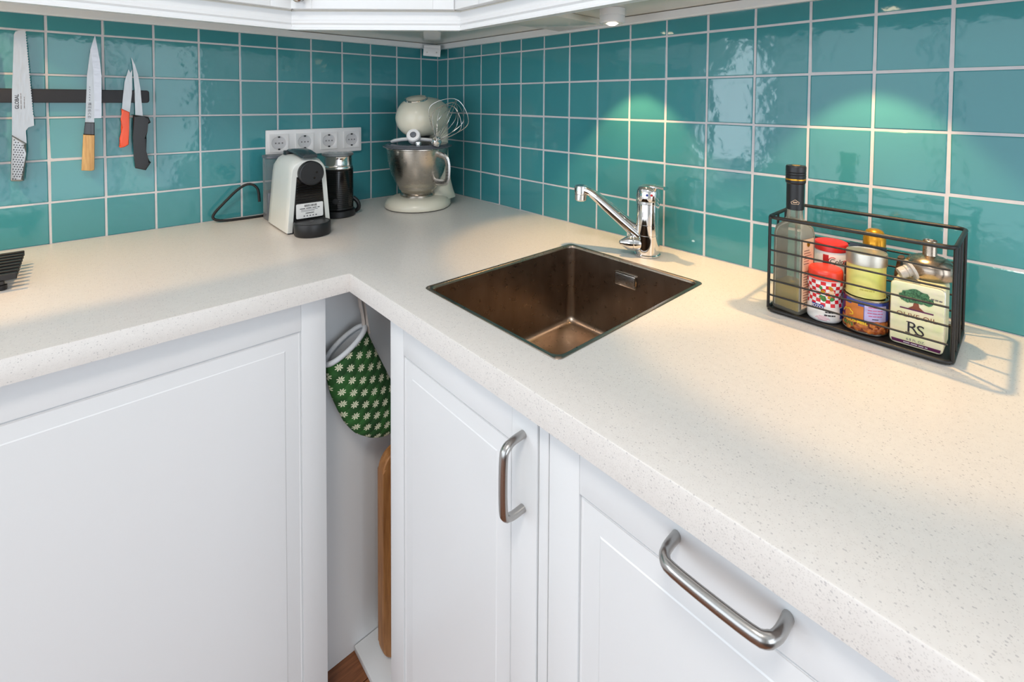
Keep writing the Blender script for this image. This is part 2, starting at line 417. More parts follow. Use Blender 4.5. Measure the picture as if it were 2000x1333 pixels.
# ------------------------------------------------------------------ worktop with sink cut-out
xs = [-1.88, -.631, -.5565, -.1565, -.0012]; ys = [-1.80, -1.138, -.8130, -.6487, -.0012]
bm = bmesh.new(); vt = {}
def gv(i, j, k):
    if (i, j, k) not in vt: vt[(i, j, k)] = bm.verts.new((xs[i], ys[j], (ZT, ZT-.0365)[k]))
    return vt[(i, j, k)]
cells = {(i, j) for i in range(4) for j in range(4) if (j == 3 or i >= 1) and not (i == 2 and j == 1)}
for i, j in cells:
    bm.faces.new((gv(i, j, 0), gv(i+1, j, 0), gv(i+1, j+1, 0), gv(i, j+1, 0))); bm.faces.new((gv(i, j, 1), gv(i, j+1, 1), gv(i+1, j+1, 1), gv(i+1, j, 1)))
    for (di, dj), (p, q_) in {(-1, 0): ((i, j), (i, j+1)), (1, 0): ((i+1, j+1), (i+1, j)), (0, -1): ((i+1, j), (i, j)), (0, 1): ((i, j+1), (i+1, j+1))}.items():
        if (i+di, j+dj) not in cells: bm.faces.new((gv(*p, 0), gv(*p, 1), gv(*q_, 1), gv(*q_, 0)))
bmesh.ops.recalc_face_normals(bm, faces=bm.faces[:])
es = [e for e in bm.edges if all(abs(v.co.z-ZT) < 1e-5 for v in e.verts) and (all(abs(v.co.y-ys[3]) < 1e-5 and v.co.x < -.63 for v in e.verts) or all(abs(v.co.x-xs[1]) < 1e-5 and v.co.y < -.64 for v in e.verts))]
bmesh.ops.bevel(bm, geom=es, offset=.0022, segments=2, profile=.5, affect='EDGES')
tag(obj('worktop', bm, m_top), 'speckled white L-shaped worktop running along both teal tiled walls', 'worktop')

# ------------------------------------------------------------------ base cabinets
def front(door, f, a0, a1, z0, z1, sw=.046, mat=None, th=.02):
    """framed front: f(a, z, d) with d = distance proud of the carcass"""
    mt = mat or m_cab
    def bx(name, p, q_, u0, u1, d):
        bm = bmesh.new(); prism(bm, [(p, u0), (q_, u0), (q_, u1), (p, u1)], lambda a, b, dd: f(a, b, dd), 0, d, .0011, 2); return obj(name, bm, mt, door)
    lo, hi = min(a0, a1), max(a0, a1)
    bx('stile', lo, lo+sw, z0, z1, th); bx('stile', hi-sw, hi, z0, z1, th)
    bx('rail', lo+sw, hi-sw, z1-sw-.008, z1, th-.0002); bx('rail', lo+sw, hi-sw, z0, z0+sw+.008, th-.0003)
    p, q_, u0, u1 = lo+sw, hi-sw, z0+sw+.008, z1-sw-.008
    bm = bmesh.new()
    R = [(0, .002), (0, th-.0040), (.0016, th-.0040), (.0028, th-.0016), (.0050, th-.0024), (.029, th-.0008), (.0305, th)]
    L = [[f(a, b, d) for a, b in ((p+i, u0+i), (q_-i, u0+i), (q_-i, u1-i), (p+i, u1-i))] for i, d in R]
    rings(bm, L, True, True); obj('panel', bm, mt, door, 8)
def bar_handle(parent, f, a, z0, vertical, L=.096, so=.034):
    """D handle: f(a, z, d)"""
    pts = [(0, 0), (0, so*.55), (.004, so*.86), (.012, so), (L-.012, so), (L-.004, so*.86), (L, so*.55), (L, 0)]
    P = [f(a+(0 if vertical else s), z0+(s if vertical else 0), .02+d) for s, d in pts]
    mid = smoothpath(P, 2); m = len(mid)
    bm = bmesh.new(); tube(bm, mid, [.0062 if 0.2 < i/m < .8 else .0056 for i in range(m)], 14, flat=(1, .82) if vertical else (.82, 1), up=f(0, 0, 1)-f(0, 0, 0) if False else (0, 0, 1))
    return obj('handle', bm, m_nickel, parent, 60)
FL = lambda a, z, d: Vector((a, -.605-d, z))      # left run faces -y
FR = lambda a, z, d: Vector((-.595-d, a, z))      # right run faces -x
def base_cab(label, f, a0, a1, body, z0=.1):
    t = thing('base_cabinet', label, 'cabinet', ((body[0]+body[1])/2, (body[2]+body[3])/2, 0))
    BOX('carcass', body, m_cab, t, .001, 1)
    d = part_empty('door', t); front(d, f, a0, a1, z0, .857); return t, d
t, d = base_cab('white framed cabinet left of the oven glove, no handle in view', FL, -1.266, -.6695, (-1.268, -.668, -.6045, -.01, .001, .8635), .012)
t, d = base_cab('white framed cabinet at the far left end of the worktop', FL, -1.866, -1.270, (-1.868, -1.269, -.6045, -.01, .001, .8635), .012)
t, d = base_cab('white cabinet under the sink with a vertical steel bar handle', FR, -1.158, -.786, (-.594, -.5655, -1.176, -.786, .1, .8635))
bar_handle(d, FR, -1.134, .728, True)
BOX('end_strip', (-.613, -.5945, -1.176, -1.1595, .1, .861), m_cab, t, .002)
BOX('plinth', (-.580, -.566, -1.176, -.786, 0, .0995), m_cab, t, .001)
t, d = base_cab('white cabinet at right with a horizontal steel bar handle', FR, -1.776, -1.179, (-.594, -.5655, -1.778, -1.177, .1, .8635))
bar_handle(d, FR, -1.439, .8365, False)
BOX('plinth', (-.580, -.566, -1.778, -1.177, 0, .0995), m_cab, t, .001)
# open corner: filler panel and floor board
tag(BOX('filler_panel', (-.6655, -.40, -.552, -.538, .0005, .8633), m_cab, None, .0012), 'plain white filler panel closing the open corner behind the oven glove', 'panel')
tag(BOX('floor_board', (-.583, -.40, -.785, -.5535, .0005, .014), m_cab, None, .0015), 'low white board on the floor of the open corner under the chopping board', 'board')
# chopping board leaning in the corner
PB = rrect(-.5555, -.30, .016, .487, .042, 8)
t = thing('chopping_board', 'thick oak chopping board standing half hidden beside the sink cabinet', 'chopping board', (-.43, -.62, .014))
PRISM('slab', PB, XZ, -.640, -.614, m_wood, t, .006, 3)
PRISM('juice_groove', rrect(-.543, -.3125, .0285, .4745, .034, 8), XZ, -.6404, -.6385, m_wood, t, .0006, 2)

# ------------------------------------------------------------------ sink
t = thing('sink', 'square brushed steel sink set into the worktop', 'sink', (-.3565, -.9755, .715))
x0, x1, y0, y1 = -.5605, -.1525, -1.142, -.809
bm = bmesh.new()
R = [(0, ZT+.0006, .010), (.0005, ZT+.0014, .010), (.0062, ZT+.0014, .014), (.0072, ZT+.0004, .015), (.0078, ZT-.006, .016)]
rings(bm, [[Vector((a, b, z)) for a, b in rrect(x0+i, x1-i, y0+i, y1-i, r, 6)] for i, z, r in R], False, False); obj('rim', bm, m_sink, t, 50)
bm = bmesh.new()
R = [(.0078, ZT-.004, .016), (.0088, .80, .016), (.0100, .735, .017), (.0135, .724, .018), (.021, .7195, .02), (.10, .7165, .02), (.14, .7155, .012)]
rings(bm, [[Vector((a, b, z)) for a, b in rrect(x0+i, x1-i, y0+i, y1-i, r, 6)] for i, z, r in R], False, True); obj('basin', bm, m_sink, t, 60)
LATHE('drain', [(.041, .0005), (.041, .002), (.036, .0026), (.033, .001), (.012, .001), (.010, .004), (.0001, .004)], m_chrome, t, (-.3565, -.9755, .7155))
ox = -.1613
PRISM('overflow_frame', rrect(-1.0005, -.9450, .8465, .8755, .004, 3), YZ, ox, ox-.0022, m_chrome, t, .0007)
PRISM('overflow_plate', rrect(-.9975, -.9480, .8495, .8725, .002, 3), YZ, ox-.002, ox-.0042, m_steel, t, .0008)

# ------------------------------------------------------------------ tap
FX, FY = -.085, -.977
t = thing('mixer_tap', 'chrome single lever mixer tap standing behind the sink', 'tap', (FX, FY, ZT))
LATHE('body', [(.0285, .0008), (.0285, .004), (.0262, .006), (.0258, .047), (.0252, .0475), (.0252, .0485), (.0258, .049), (.0255, .070), (.0248, .0705), (.0248, .0715), (.0254, .072), (.0248, .115), (.0245, .117)], m_chrome, t, (FX, FY, ZT), k=48)
LATHE('collar', [(.0246, .1165), (.0262, .1175), (.0262, .123), (.0248, .1245)], m_chrome, t, (FX, FY, ZT), k=48)
bm = bmesh.new(); lathe(bm, [(.0255, .1240), (.0262, .128), (.0262, .136), (.0250, .146), (.0215, .1535), (.014, .157), (.0005, .158)], (FX, FY, ZT), k=48); obj('cap', bm, m_chrome, t, 60)
# lever: from the top of the cap out to the right
bm = bmesh.new(); LP = [(FX+.004, FY+.012, ZT+.153), (FX+.002, FY-.008, ZT+.1565), (FX, FY-.026, ZT+.156), (FX-.002, FY-.045, ZT+.156)]
tube(bm, smoothpath(LP, 2), [.013]*2+[.012]*3+[.0095]*8, 14, flat=(1, .42)); obj('lever', bm, m_chrome, t, 60)
dn = Vector((-.62, -.18, -.05)).normalized()
for s, mt in ((-.24, m_inkblue), (.13, m_inkred)):
    dr = Vector((math.cos(math.atan2(-.78, -.90)+s), math.sin(math.atan2(-.78, -.90)+s), .0)); c_ = Vector((FX, FY, ZT+.139))+dr*.0255
    LATHE('hot_mark' if s > 0 else 'cold_mark', [(.0028, 0), (.0028, .001), (.0001, .0014)], mt, t, c_, dr, 16)
SP = [(FX-.004, FY+.008, .938), (FX-.018, FY+.036, .962), (FX-.038, FY+.080, 1.000), (FX-.051, FY+.108, 1.024), (FX-.057, FY+.122, 1.033), (FX-.064, FY+.134, 1.0365)]
bm = bmesh.new(); sp = smoothpath(SP, 2); m = len(sp); tube(bm, sp, [.0195-.0070*min(1, i/(m*.75)) for i in range(m)], 20, flat=(1, .80)); obj('spout', bm, m_chrome, t, 60)
EX, EY = FX-.066, FY+.1385
LATHE('outlet', [(.0095, -.0035), (.0135, -.001), (.0148, .0), (.0148, .0125), (.0141, .013), (.0141, .0138), (.0152, .0145), (.0154, .028), (.0138, .033), (.008, .0355), (.0001, .036)], m_chrome, t, (EX, EY, 1.0125), k=32)
kd = Vector((-.80, .60, .06)).normalized(); kb = Vector((FX, FY, ZT+.026))+kd*.018
LATHE('valve_knob', [(.0165, 0), (.0165, .016), (.0155, .0175), (.0155, .019), (.0165, .020), (.0150, .027), (.0105, .035), (.0070, .041), (.0050, .0455), (.0001, .0475)], m_chrome, t, kb, kd, 32, sharp=45)

# ------------------------------------------------------------------ wall units
UZ = 1.455
VP = [(0, UZ+.002), (.001, UZ+.002), (.001, 1.438), (.0035, 1.434), (.0035, 1.429), (0, 1.425), (0, 1.421), (.003, 1.417), (.003, 1.413), (-.016, 1.413), (-.016, UZ+.002)]
def wall_unit(label, poly, f, a0, a1, v0, v1, ndoor=1, base=(0, 0), miter=(0, 0)):
    t = thing('wall_cabinet', label, 'cabinet', (base[0], base[1], UZ))
    bm = bmesh.new(); prism(bm, poly, XY, UZ, 2.2, .0008, 1); obj('carcass', bm, m_under, t)
    bm = bmesh.new()
    A = [bm.verts.new(f(v0+miter[0]*d, z, d)) for d, z in VP]; B = [bm.verts.new(f(v1+miter[1]*d, z, d)) for d, z in VP]; k = len(A)
    bm.faces.new(A); bm.faces.new(B[::-1])
    for i in range(k): bm.faces.new((A[i], A[(i+1) % k], B[(i+1) % k], B[i]))
    obj('valance', bm, m_cab, t, 25)
    ds = []
    for i in range(ndoor):
        d = part_empty('door', t); p = a0+(a1-a0)*i/ndoor+.0015; q_ = a0+(a1-a0)*(i+1)/ndoor-.0015
        front(d, f, p, q_, UZ+.0055, 2.19, .05); ds.append((d, p, q_))
    return t, ds
UL = lambda a, z, d: Vector((a, -.33-d, z))
UR = lambda a, z, d: Vector((-.335-d, a, z))
dg = Vector((.30, -.28, 0)).normalized(); dnn = Vector((-.28, -.30, 0)).normalized(); D0 = Vector((-.635, -.33, 0)); DL = math.hypot(.30, .28)
UD = lambda a, z, d: D0 + dg*a + dnn*d + Vector((0, 0, z))
def knob(d, p, dirn): LATHE('knob', [(.006, 0), (.0055, .010), (.010, .015), (.013, .020), (.0125, .025), (.009, .0275), (.0001, .028)], m_nickel, d, p, dirn, 24)
t, ds = wall_unit('white wall cabinet above the knife strip', [(-1.235, -.3298), (-.6355, -.3298), (-.6355, -.0012), (-1.235, -.0012)], UL, -1.235, -.6365, -1.235, -.6352, 1, (-.935, -.16), (0, .36))
knob(ds[0][0], UL(-1.20, 1.482, .02), (0, -1, 0))
t, ds = wall_unit('white diagonal corner wall cabinet above the stand mixer', [(-.6345, -.3295), (-.3345, -.6095), (-.0012, -.6095), (-.0012, -.0012), (-.6345, -.0012)], UD, .006, DL-.012, .0002, DL-.0002, 1, (-.3, -.3), (-.36, .38))
knob(ds[0][0], UD(.034, 1.4835, .02), dnn)
t, ds = wall_unit('white wall cabinet above the sink carrying the small round lamp', [(-.3348, -1.2105), (-.0012, -1.2105), (-.0012, -.6105), (-.3348, -.6105)], UR, -.708, -1.209, -1.2105, -.6105, 1, (-.16, -.91), (0, .38))
BOX('frame_stile', (-.3555, -.3355, -.706, -.6115, UZ+.0055, 2.19), m_cab, t, .0012)
knob(ds[0][0], UR(-1.17, 1.482, .02), (-1, 0, 0))
BOX('cable_cover', (-.20, -.0165, -.80, -.64, 1.4405, UZ-.0005), m_under, t, .001)
t, ds = wall_unit('white wall cabinet above the wire basket', [(-.3348, -1.811), (-.0012, -1.811), (-.0012, -1.2115), (-.3348, -1.2115)], UR, -1.2125, -1.810, -1.811, -1.2115, 1, (-.16, -1.51))
knob(ds[0][0], UR(-1.25, 1.482, .02), (-1, 0, 0))
# extractor hood with two lamps, left of the frame
t = thing('extractor_hood', 'white extractor hood left of the wall cabinet above the black rack', 'hood', (-1.56, -.16, 1.413))
BOX('front_lip', (-1.88, -1.2365, -.33, -.316, 1.413, 2.2), m_cab, t, .001)
BOX('side', (-1.88, -1.866, -.3158, -.0012, 1.44, 2.2), m_cab, t, .001)
BOX('housing', (-1.8655, -1.2365, -.3158, -.0012, 1.60, 2.2), m_steel, t, .001)
def spot(name, loc, size, blend, power, rad=.012, aim=(0, 0, -1)):
    l = bpy.data.lights.new(name, 'SPOT'); l.spot_size = math.radians(size); l.spot_blend = blend; l.energy = power; l.color = WARM; l.shadow_soft_size = rad
    o = bpy.data.objects.new(name, l); COL.objects.link(o); o.location = loc; o.rotation_euler = Vector(aim).to_track_quat('-Z', 'Y').to_euler(); return o
for x in (-1.40, -1.80):
    LATHE('lamp_glass', [(.026, 0), (.026, -.006), (.0001, -.009)], m_lens, t, (x, -.252, 1.5995))
    spot('hood_lamp', (x, -.252, 1.588), 140, .6, HOOD_W if x > -1.5 else HOOD_W*.35)
def puck(x, y, label):
    t = thing('puck_lamp', label, 'lamp', (x, y, UZ-.034), 'puck lamps under the wall cabinets')
    LATHE('housing', [(.0285, UZ-.0005), (.0285, UZ-.0155), (.0278, UZ-.016), (.0278, UZ-.0168), (.0285, UZ-.0173), (.0285, UZ-.0305), (.0262, UZ-.0335), (.014, UZ-.0335), (.0125, UZ-.0315)], m_whitepl, t, (x, y, 0), k=40)
    LATHE('lens', [(.0122, UZ-.0318), (.0110, UZ-.0350), (.0070, UZ-.0375), (.0001, UZ-.0385)], m_lens, t, (x, y, 0), k=24, sharp=60)
    spot('puck_light', (x, y, UZ-.0405), 80, .3, LAMP_W, .009); return t
puck(-.120, -.899, 'round white puck lamp under the cabinet above the tap')
puck(-.120, -1.368, 'round white puck lamp under the cabinet above the wire basket')
# bracket in the corner under the cabinet
t = thing('corner_bracket', 'small white angled bracket in the tiled corner under the cabinets', 'bracket', (-.06, -.06, 1.405))
mb = Matrix.Translation((-.058, -.052, 1.43)) @ Matrix.Rotation(math.radians(-38), 4, 'Z')
BOX('back_plate', (-.030, .030, -.004, .018, -.004, .0150), m_whitepl, t, .0015, 2, mb)
BOX('front_plate', (-.031, .031, -.009, .003, -.026, .003), m_whitepl, t, .0015, 2, mb @ Matrix.Rotation(math.radians(4), 4, 'Y'))
for s in (-.018, .016):
    c_ = mb @ Vector((s, -.009, -.012)); LATHE('screw', [(.0028, 0), (.0024, .0012), (.0001, .0014)], m_steel, t, c_, mb.to_3x3() @ Vector((0, -1, 0)), 12)

# ------------------------------------------------------------------ knife strip and knives
tag(PRISM('knife_strip', rrect(-1.42, -.885, 1.2327, 1.2642, .006, 4), XZ, -.0008, -.0155, m_strip, None, .0025, 3), 'long black magnetic knife strip on the teal tiles', 'knife rack')
KY = -.0158
# bread knife
t = thing('knife', 'all steel bread knife with serrated edge and dotted handle, leftmost on the strip', 'knife', (-1.115, KY, 1.056))
bl = [(-1.1233, 1.3841), (-1.1208, 1.3912), (-1.1148, 1.3945), (-1.1052, 1.3955), (-1.1045, 1.3928)]
for i in range(1, 33):
    u_ = i/33; z = 1.3928+(1.1975-1.3928)*u_; x = -1.1045+(-1.0954+1.1045)*u_; s_ = .1953/33
    bl += [(x-.0013, z+s_*.5), (x+.0004, z)]
bl += [(-1.0954, 1.1945), (-1.0952, 1.1807), (-1.1044, 1.1768), (-1.1087, 1.1693), (-1.1078, 1.1404), (-1.1304, 1.1605), (-1.1286, 1.2562), (-1.1243, 1.3586)]
PRISM('blade', bl, XZ, KY, KY-.002, m_blade, t, 0)
hp = [(-1.1304, 1.1605), (-1.1078, 1.1404), (-1.1086, 1.1178), (-1.1130, 1.0575), (-1.1180, 1.0562), (-1.1330, 1.0580), (-1.1345, 1.0610)]
hd = PRISM('handle', hp, XZ, KY+.007, KY-.012, m_blade, t, .005, 4)
bm = bmesh.new()
for i in range(17):
    for j in range(5):
        z = 1.150-i*.0054-j*.0008; c0 = -1.1292-(1.150-z)*.045; x = c0+.0028+j*.0042+(.0021 if i % 2 else 0)
        if x > -1.111-(1.150-z)*.05: continue
        if z > 1.1605-(x+1.1304)*.89-.006 or z < 1.062: continue
        lathe(bm, [(.0013, 0), (.0013, .0004)], (x, KY-.0118, z), (0, -1, 0), 8)
dm = obj('dimples', bm, m_ink, hd); dm['kind'] = 'stuff'
rot90 = lambda cx, cz, y: (lambda a, b, d: Vector((cx-b, y-d, cz+a)))
textmesh('lettering', 'GLOBAL', .0088, rot90(-1.1212, 1.2350, KY-.0021), m_ink, t, bold=.0002)
dashes('print_line', .036, .0012, rot90(-1.1150, 1.2360, KY-.0021), m_inkg, t)
dashes('print_line', .026, .0012, rot90(-1.1098, 1.2330, KY-.0021), m_inkg, t)
# japanese knife
t = thing('knife', 'slicing knife with black collar and pale wooden handle', 'knife', (-1.0, KY, 1.07))
PRISM('blade', [(-.9876, 1.3972), (-.98, 1.3371), (-.9773, 1.2985), (-.9790, 1.1954), (-.9924, 1.195), (-.9926, 1.1845), (-1.0087, 1.1860), (-1.0035, 1.3004), (-.9966, 1.3611)], XZ, KY, KY-.0022, m_blade, t)
PRISM('ground_edge', [(-.9876, 1.3965), (-.9802, 1.3371), (-.9775, 1.2985), (-.9792, 1.1958), (-.9924, 1.1955), (-.9915, 1.2535), (-.9920, 1.3128), (-.9964, 1.3600)], XZ, KY-.0021, KY-.0026, m_bladegrey, t)
PRISM('collar', [(-1.0092, 1.1862), (-.9918, 1.1852), (-.9925, 1.1548), (-1.0125, 1.1572)], XZ, KY+.006, KY-.012, m_blackgl, t, .003, 3)
PRISM('handle', [(-1.0129, 1.1572), (-.9922, 1.1548), (-.9940, 1.0705), (-.9996, 1.0688), (-1.0175, 1.0712)], XZ, KY+.0065, KY-.013, m_handlewood, t, .004, 2)
fl_ = lambda cx, cz: (lambda a, b, d: Vector((cx+a, KY-.0023-d, cz+b)))
for i, ch in enumerate('SATAKE'): textmesh('lettering', ch, .0050, fl_(-.9992-i*.0001, 1.2700-i*.0062), m_ink, t)
for i, ch in enumerate('濃州孫六作'): textmesh('lettering', ch, .0074, fl_(-1.0003-i*.00015, 1.2290-i*.0078), m_ink, t)
# red and black knives
t = thing('knife', 'small fork-tipped knife with an orange red handle', 'knife', (-.936, KY, 1.12))
PRISM('blade', [(-.9406, 1.2150), (-.9341, 1.285), (-.926, 1.3165), (-.9223, 1.3084), (-.9185, 1.3163), (-.9202, 1.2545), (-.9252, 1.2070)], XZ, KY, KY-.0014, m_blade, t)
PRISM('handle', [(-.9416, 1.2182), (-.9255, 1.2091), (-.9272, 1.168), (-.9286, 1.1279), (-.9366, 1.1222), (-.945, 1.1205), (-.9473, 1.1234), (-.9422, 1.144), (-.943, 1.1716), (-.9396, 1.193)], XZ, KY+.005, KY-.009, m_orange, t, .0035, 3)
t = thing('knife', 'thin boning knife with a black moulded handle, nearest the strip end', 'knife', (-.905, KY, 1.06))
PRISM('blade', [(-.92, 1.3479), (-.913, 1.3289), (-.9073, 1.3044), (-.9029, 1.2672), (-.899, 1.1960), (-.9142, 1.1990), (-.9147, 1.267), (-.9169, 1.3164)], XZ, KY, KY-.0016, m_blade, t)
PRISM('handle', [(-.9191, 1.2025), (-.899, 1.1991), (-.8885, 1.1967), (-.884, 1.1823), (-.8944, 1.1757), (-.8958, 1.1606), (-.8931, 1.1416), (-.8946, 1.1101), (-.8956, 1.0912), (-.8849, 1.0803), (-.896, 1.0606), (-.9169, 1.0679), (-.9189, 1.0993), (-.9206, 1.1492)], XZ, KY+.006, KY-.015, m_black, t, .0045, 3)

t = thing('knife', 'broad knife mostly cut off at the left picture edge', 'knife', (-1.17, KY, 1.06))
PRISM('blade', [(-1.172, 1.395), (-1.161, 1.345), (-1.158, 1.28), (-1.158, 1.195), (-1.190, 1.195), (-1.190, 1.33), (-1.183, 1.37)], XZ, KY, KY-.002, m_blade, t)
PRISM('handle', [(-1.190, 1.197), (-1.166, 1.197), (-1.168, 1.14), (-1.164, 1.075), (-1.190, 1.070)], XZ, KY+.006, KY-.013, m_black, t, .004, 3)

# ------------------------------------------------------------------ black slatted rack at the left edge
t = thing('slatted_rack', 'low black slatted rack on the worktop at the left edge', 'rack', (-1.2, -.25, ZT))
for i in range(8):
    y = -.1665-i*.0234; BOX('slat', (-1.32, -1.107, y-.004, y+.004, ZT+.020, ZT+.031), m_wire, t, .0012, 1)
for x in (-1.30, -1.128): BOX('crossbar', (x-.005, x+.005, -.335, -.162, ZT+.014, ZT+.0198), m_wire, t, .001, 1)
for x in (-1.30, -1.128):
    for y in (-.18, -.318):
        LATHE('foot', [(.0072, .0005), (.0078, .003), (.0078, .009), (.005, .010), (.005, .014)], m_black, t, (x, y, ZT), k=20)

# ------------------------------------------------------------------ sockets
t = thing('socket_panel', 'white four-gang wall socket panel above the coffee machine', 'socket', (-.461, -.006, 1.0712))
PRISM('cover_plate', rrect(-.6095, -.3128, 1.0712, 1.1508, .0025, 3), XZ, -.0007, -.0105, m_whitepl, t, .0018, 2)
for i in range(4):
    cx = -.5740+i*.0755; cz = 1.111
    def so(r, e, y, k=40):
        P_ = []
        for i_ in range(k):
            q_ = 2*PI*i_/k; ca, sa = math.cos(q_), math.sin(q_); m_ = max(abs(ca), abs(sa)) if e else 1
            P_.append(Vector((cx+r*ca/m_, y, cz+r*sa/m_)))
        return P_
    bm = bmesh.new(); rings(bm, [so(.0275, 1, -.0100), so(.0275, 1, -.0122), so(.0270, 1, -.0128), so(.0212, 0, -.0128), so(.0204, 0, -.0124), so(.0198, 0, -.0108), so(.0002, 0, -.0108)], False, True)
    s_ = obj('socket', bm, m_whitepl, t, 30)
    LATHE('recess', [(.0196, 0), (.0190, .0006), (.0180, .0004), (.0001, .0004)], M('recess_white', (206, 205, 208), .3) if i == 0 else bpy.data.materials['recess_white'], s_, (cx, -.0108, cz), (0, -1, 0), 32)
    for a in (-.0095, 0.0, .0095): LATHE('pin_hole' if a else 'screw', [(.0022, 0), (.0022, .0005), (.0001, .0006)], m_inkg, s_, (cx+a, -.0117, cz), (0, -1, 0), 12)
    for sg in (-1, 1): BOX('earth_clip', (cx-.003, cx+.003, -.0142, -.0115, cz+sg*.0185-.0022, cz+sg*.0185+.0022), m_black, s_, .0005, 1)

# ------------------------------------------------------------------ coffee machine
t = thing('coffee_machine', 'white capsule coffee machine with black round front below the sockets', 'coffee machine', (-.594, -.21, ZT))
CX = -.5815
def cm_ring(y, w0, w1, zt, r):   # inverted-U outline at depth y
    hw0, hw1 = w0/2, w1/2; P = [(-hw0, ZT+.004)]
    zs = zt-r
    for i in range(1, 4): P.append((-hw0+(hw0-hw1)*i/4, ZT+.004+(zs-ZT-.004)*i/4))
    for i in range(0, 9):
        a = PI-PI*i/8; e = .75; ca, sa = math.cos(a), math.sin(a)
        P.append((math.copysign(abs(ca)**e, ca)*hw1, zs+(abs(sa)**e)*r))
    for i in range(3, 0, -1): P.append((hw0-(hw0-hw1)*i/4, ZT+.004+(zs-ZT-.004)*i/4))
    P.append((hw0, ZT+.004)); return [Vector((CX+a, y, b)) for a, b in P]
bm = bmesh.new(); rings(bm, [cm_ring(-.117, .100, .076, 1.060, .030), cm_ring(-.125, .110, .086, 1.080, .036), cm_ring(-.150, .112, .089, 1.094, .040), cm_ring(-.215, .112, .090, 1.098, .042), cm_ring(-.262, .112, .090, 1.094, .042), cm_ring(-.2840, .111, .089, 1.087, .040), cm_ring(-.2870, .108, .086, 1.084, .038)])
obj('shell', bm, m_machine, t, 50)
BOX('foot', (CX-.053, CX+.053, -.283, -.122, ZT+.0006, ZT+.0045), m_black, t, .001)
PRISM('front_recess', [(-.043, ZT+.002), (.043, ZT+.002), (.0315, 1.045), (-.0315, 1.045)], lambda a, b, d: Vector((CX+a, d, b)), -.270, -.2885, m_blackgl, t, .0008, 1)
for i in range(8):
    z = 1.026-i*.0068; w_ = .0290+(1.045-z)*.075
    BOX('rib', (CX-w_, CX+w_, -.2915, -.288, z-.0017, z+.0017), m_blackgl, t, .0008, 1)
st_ = PRISM('sticker', rrect(CX-.0340, CX+.0340, .9375, .9755, .003, 3), XZ, -.2895, -.2900, m_white, t)
for i in range(14):
    x = CX-.013+i*.00225; BOX('barcode_bar', (x, x+random.choice((.0007, .0012, .0016)), -.2904, -.2899, .9665, .9722), m_ink, st_, 0)
tf = lambda cx, cz, y: (lambda a, b, d: Vector((cx+a, y-d, cz+b)))
dashes('print_line', .050, .0018, tf(CX, .9625, -.2901), m_ink, st_)
for i, (z, w_) in enumerate(((.9585, .021), (.9555, .017))): BOX('print_line', (CX-.022, CX-.022+w_*2, -.2904, -.2899, z-.0005, z+.0005), m_inkg, st_, 0)
textmesh('lettering', 'NESPRESSO', .0042, tf(CX, .9498, -.2901), m_ink, st_, bold=.0001)
for i in range(5): BOX('print_mark', (CX-.016+i*.0075, CX-.0125+i*.0075, -.2904, -.2899, .9415, .9445), m_inkg, st_, 0)
LATHE('front_disc', [(.0315, 0), (.0315, .026), (.0305, .0295), (.0280, .0302), (.0275, .0295), (.0001, .0295)], m_black, t, (CX+.002, -.272, 1.0535), (0, -1, 0), 48, sharp=40)
for a, b in ((.012, .002), (.006, -.012)): LATHE('button', [(.0028, 0), (.0026, .0008), (.0001, .0009)], m_blackgl, t, (CX+.002+a, -.3012, 1.0535+b), (0, -1, 0), 16)
# lever on top
bm = bmesh.new()
LV = [(-.160, 1.0990, .018), (-.172, 1.1050, .021), (-.205, 1.1080, .022), (-.245, 1.1060, .022), (-.282, 1.1000, .021), (-.290, 1.0985, .017)]
rings(bm, [[Vector((CX+.002+a*w_, y, z+b)) for a, b in ((-1, -.006), (1, -.006), (1, 0), (.8, .0028), (-.8, .0028), (-1, 0))] for y, z, w_ in LV]); obj('lever', bm, m_greypl if False else M('dark_slate_plastic', (52, 60, 64), .22), t, 40)
BOX('lever_hinge', (CX-.024, CX+.022, -.182, -.156, 1.0865, 1.1030), m_black, t, .002)
# drip tray
LATHE('drip_tray', [(.0415, .0008), (.0435, .004), (.0440, .030), (.0430, .0325), (.0410, .0335), (.0405, .0325), (.0001, .0325)], m_black, t, (CX-.003, -.3160, ZT), k=48, sharp=40)
LATHE('tray_hole', [(.005, .0326), (.005, .0331), (.0001, .0332)], m_blackgl, t, (CX-.004, -.3130, ZT), k=16)
BOX('tray_neck', (CX-.030, CX+.036, -.300, -.288, ZT+.001, ZT+.022), m_black, t, .001)
# water tank
PRISM('water_tank', rrect(CX-.0520, CX+.034, -.112, -.052, .014, 5), XY, ZT+.020, 1.076, m_lid if False else m_clear, t, .004, 2)
BOX('tank_back', (CX-.0517, CX+.030, -.112, -.060, ZT+.0006, .982), m_greypl, t, .004)
PRISM('tank_lid', rrect(CX-.0535, CX+.036, -.113, -.050, .014, 5), XY, 1.0765, 1.0835, m_greypl, t, .002, 2)
tag(TUBE('power_cord', [(-.640, -.052, .948), (-.640, -.044, .988), (-.662, -.036, 1.0035), (-.690, -.030, .988), (-.722, -.026, .954), (-.748, -.024, .926), (-.752, -.026, .912), (-.735, -.034, .9045), (-.690, -.038, .9032), (-.640, -.040, .9032), (-.580, -.035, .9032), (-.50, -.03, .9032), (-.46, -.025, .9032)], .0036, M('matt_black_rubber', (12, 12, 13), .6), None, 10, smooth=2), 'thin black power cord looping up against the tiles beside the coffee machine', 'cord')

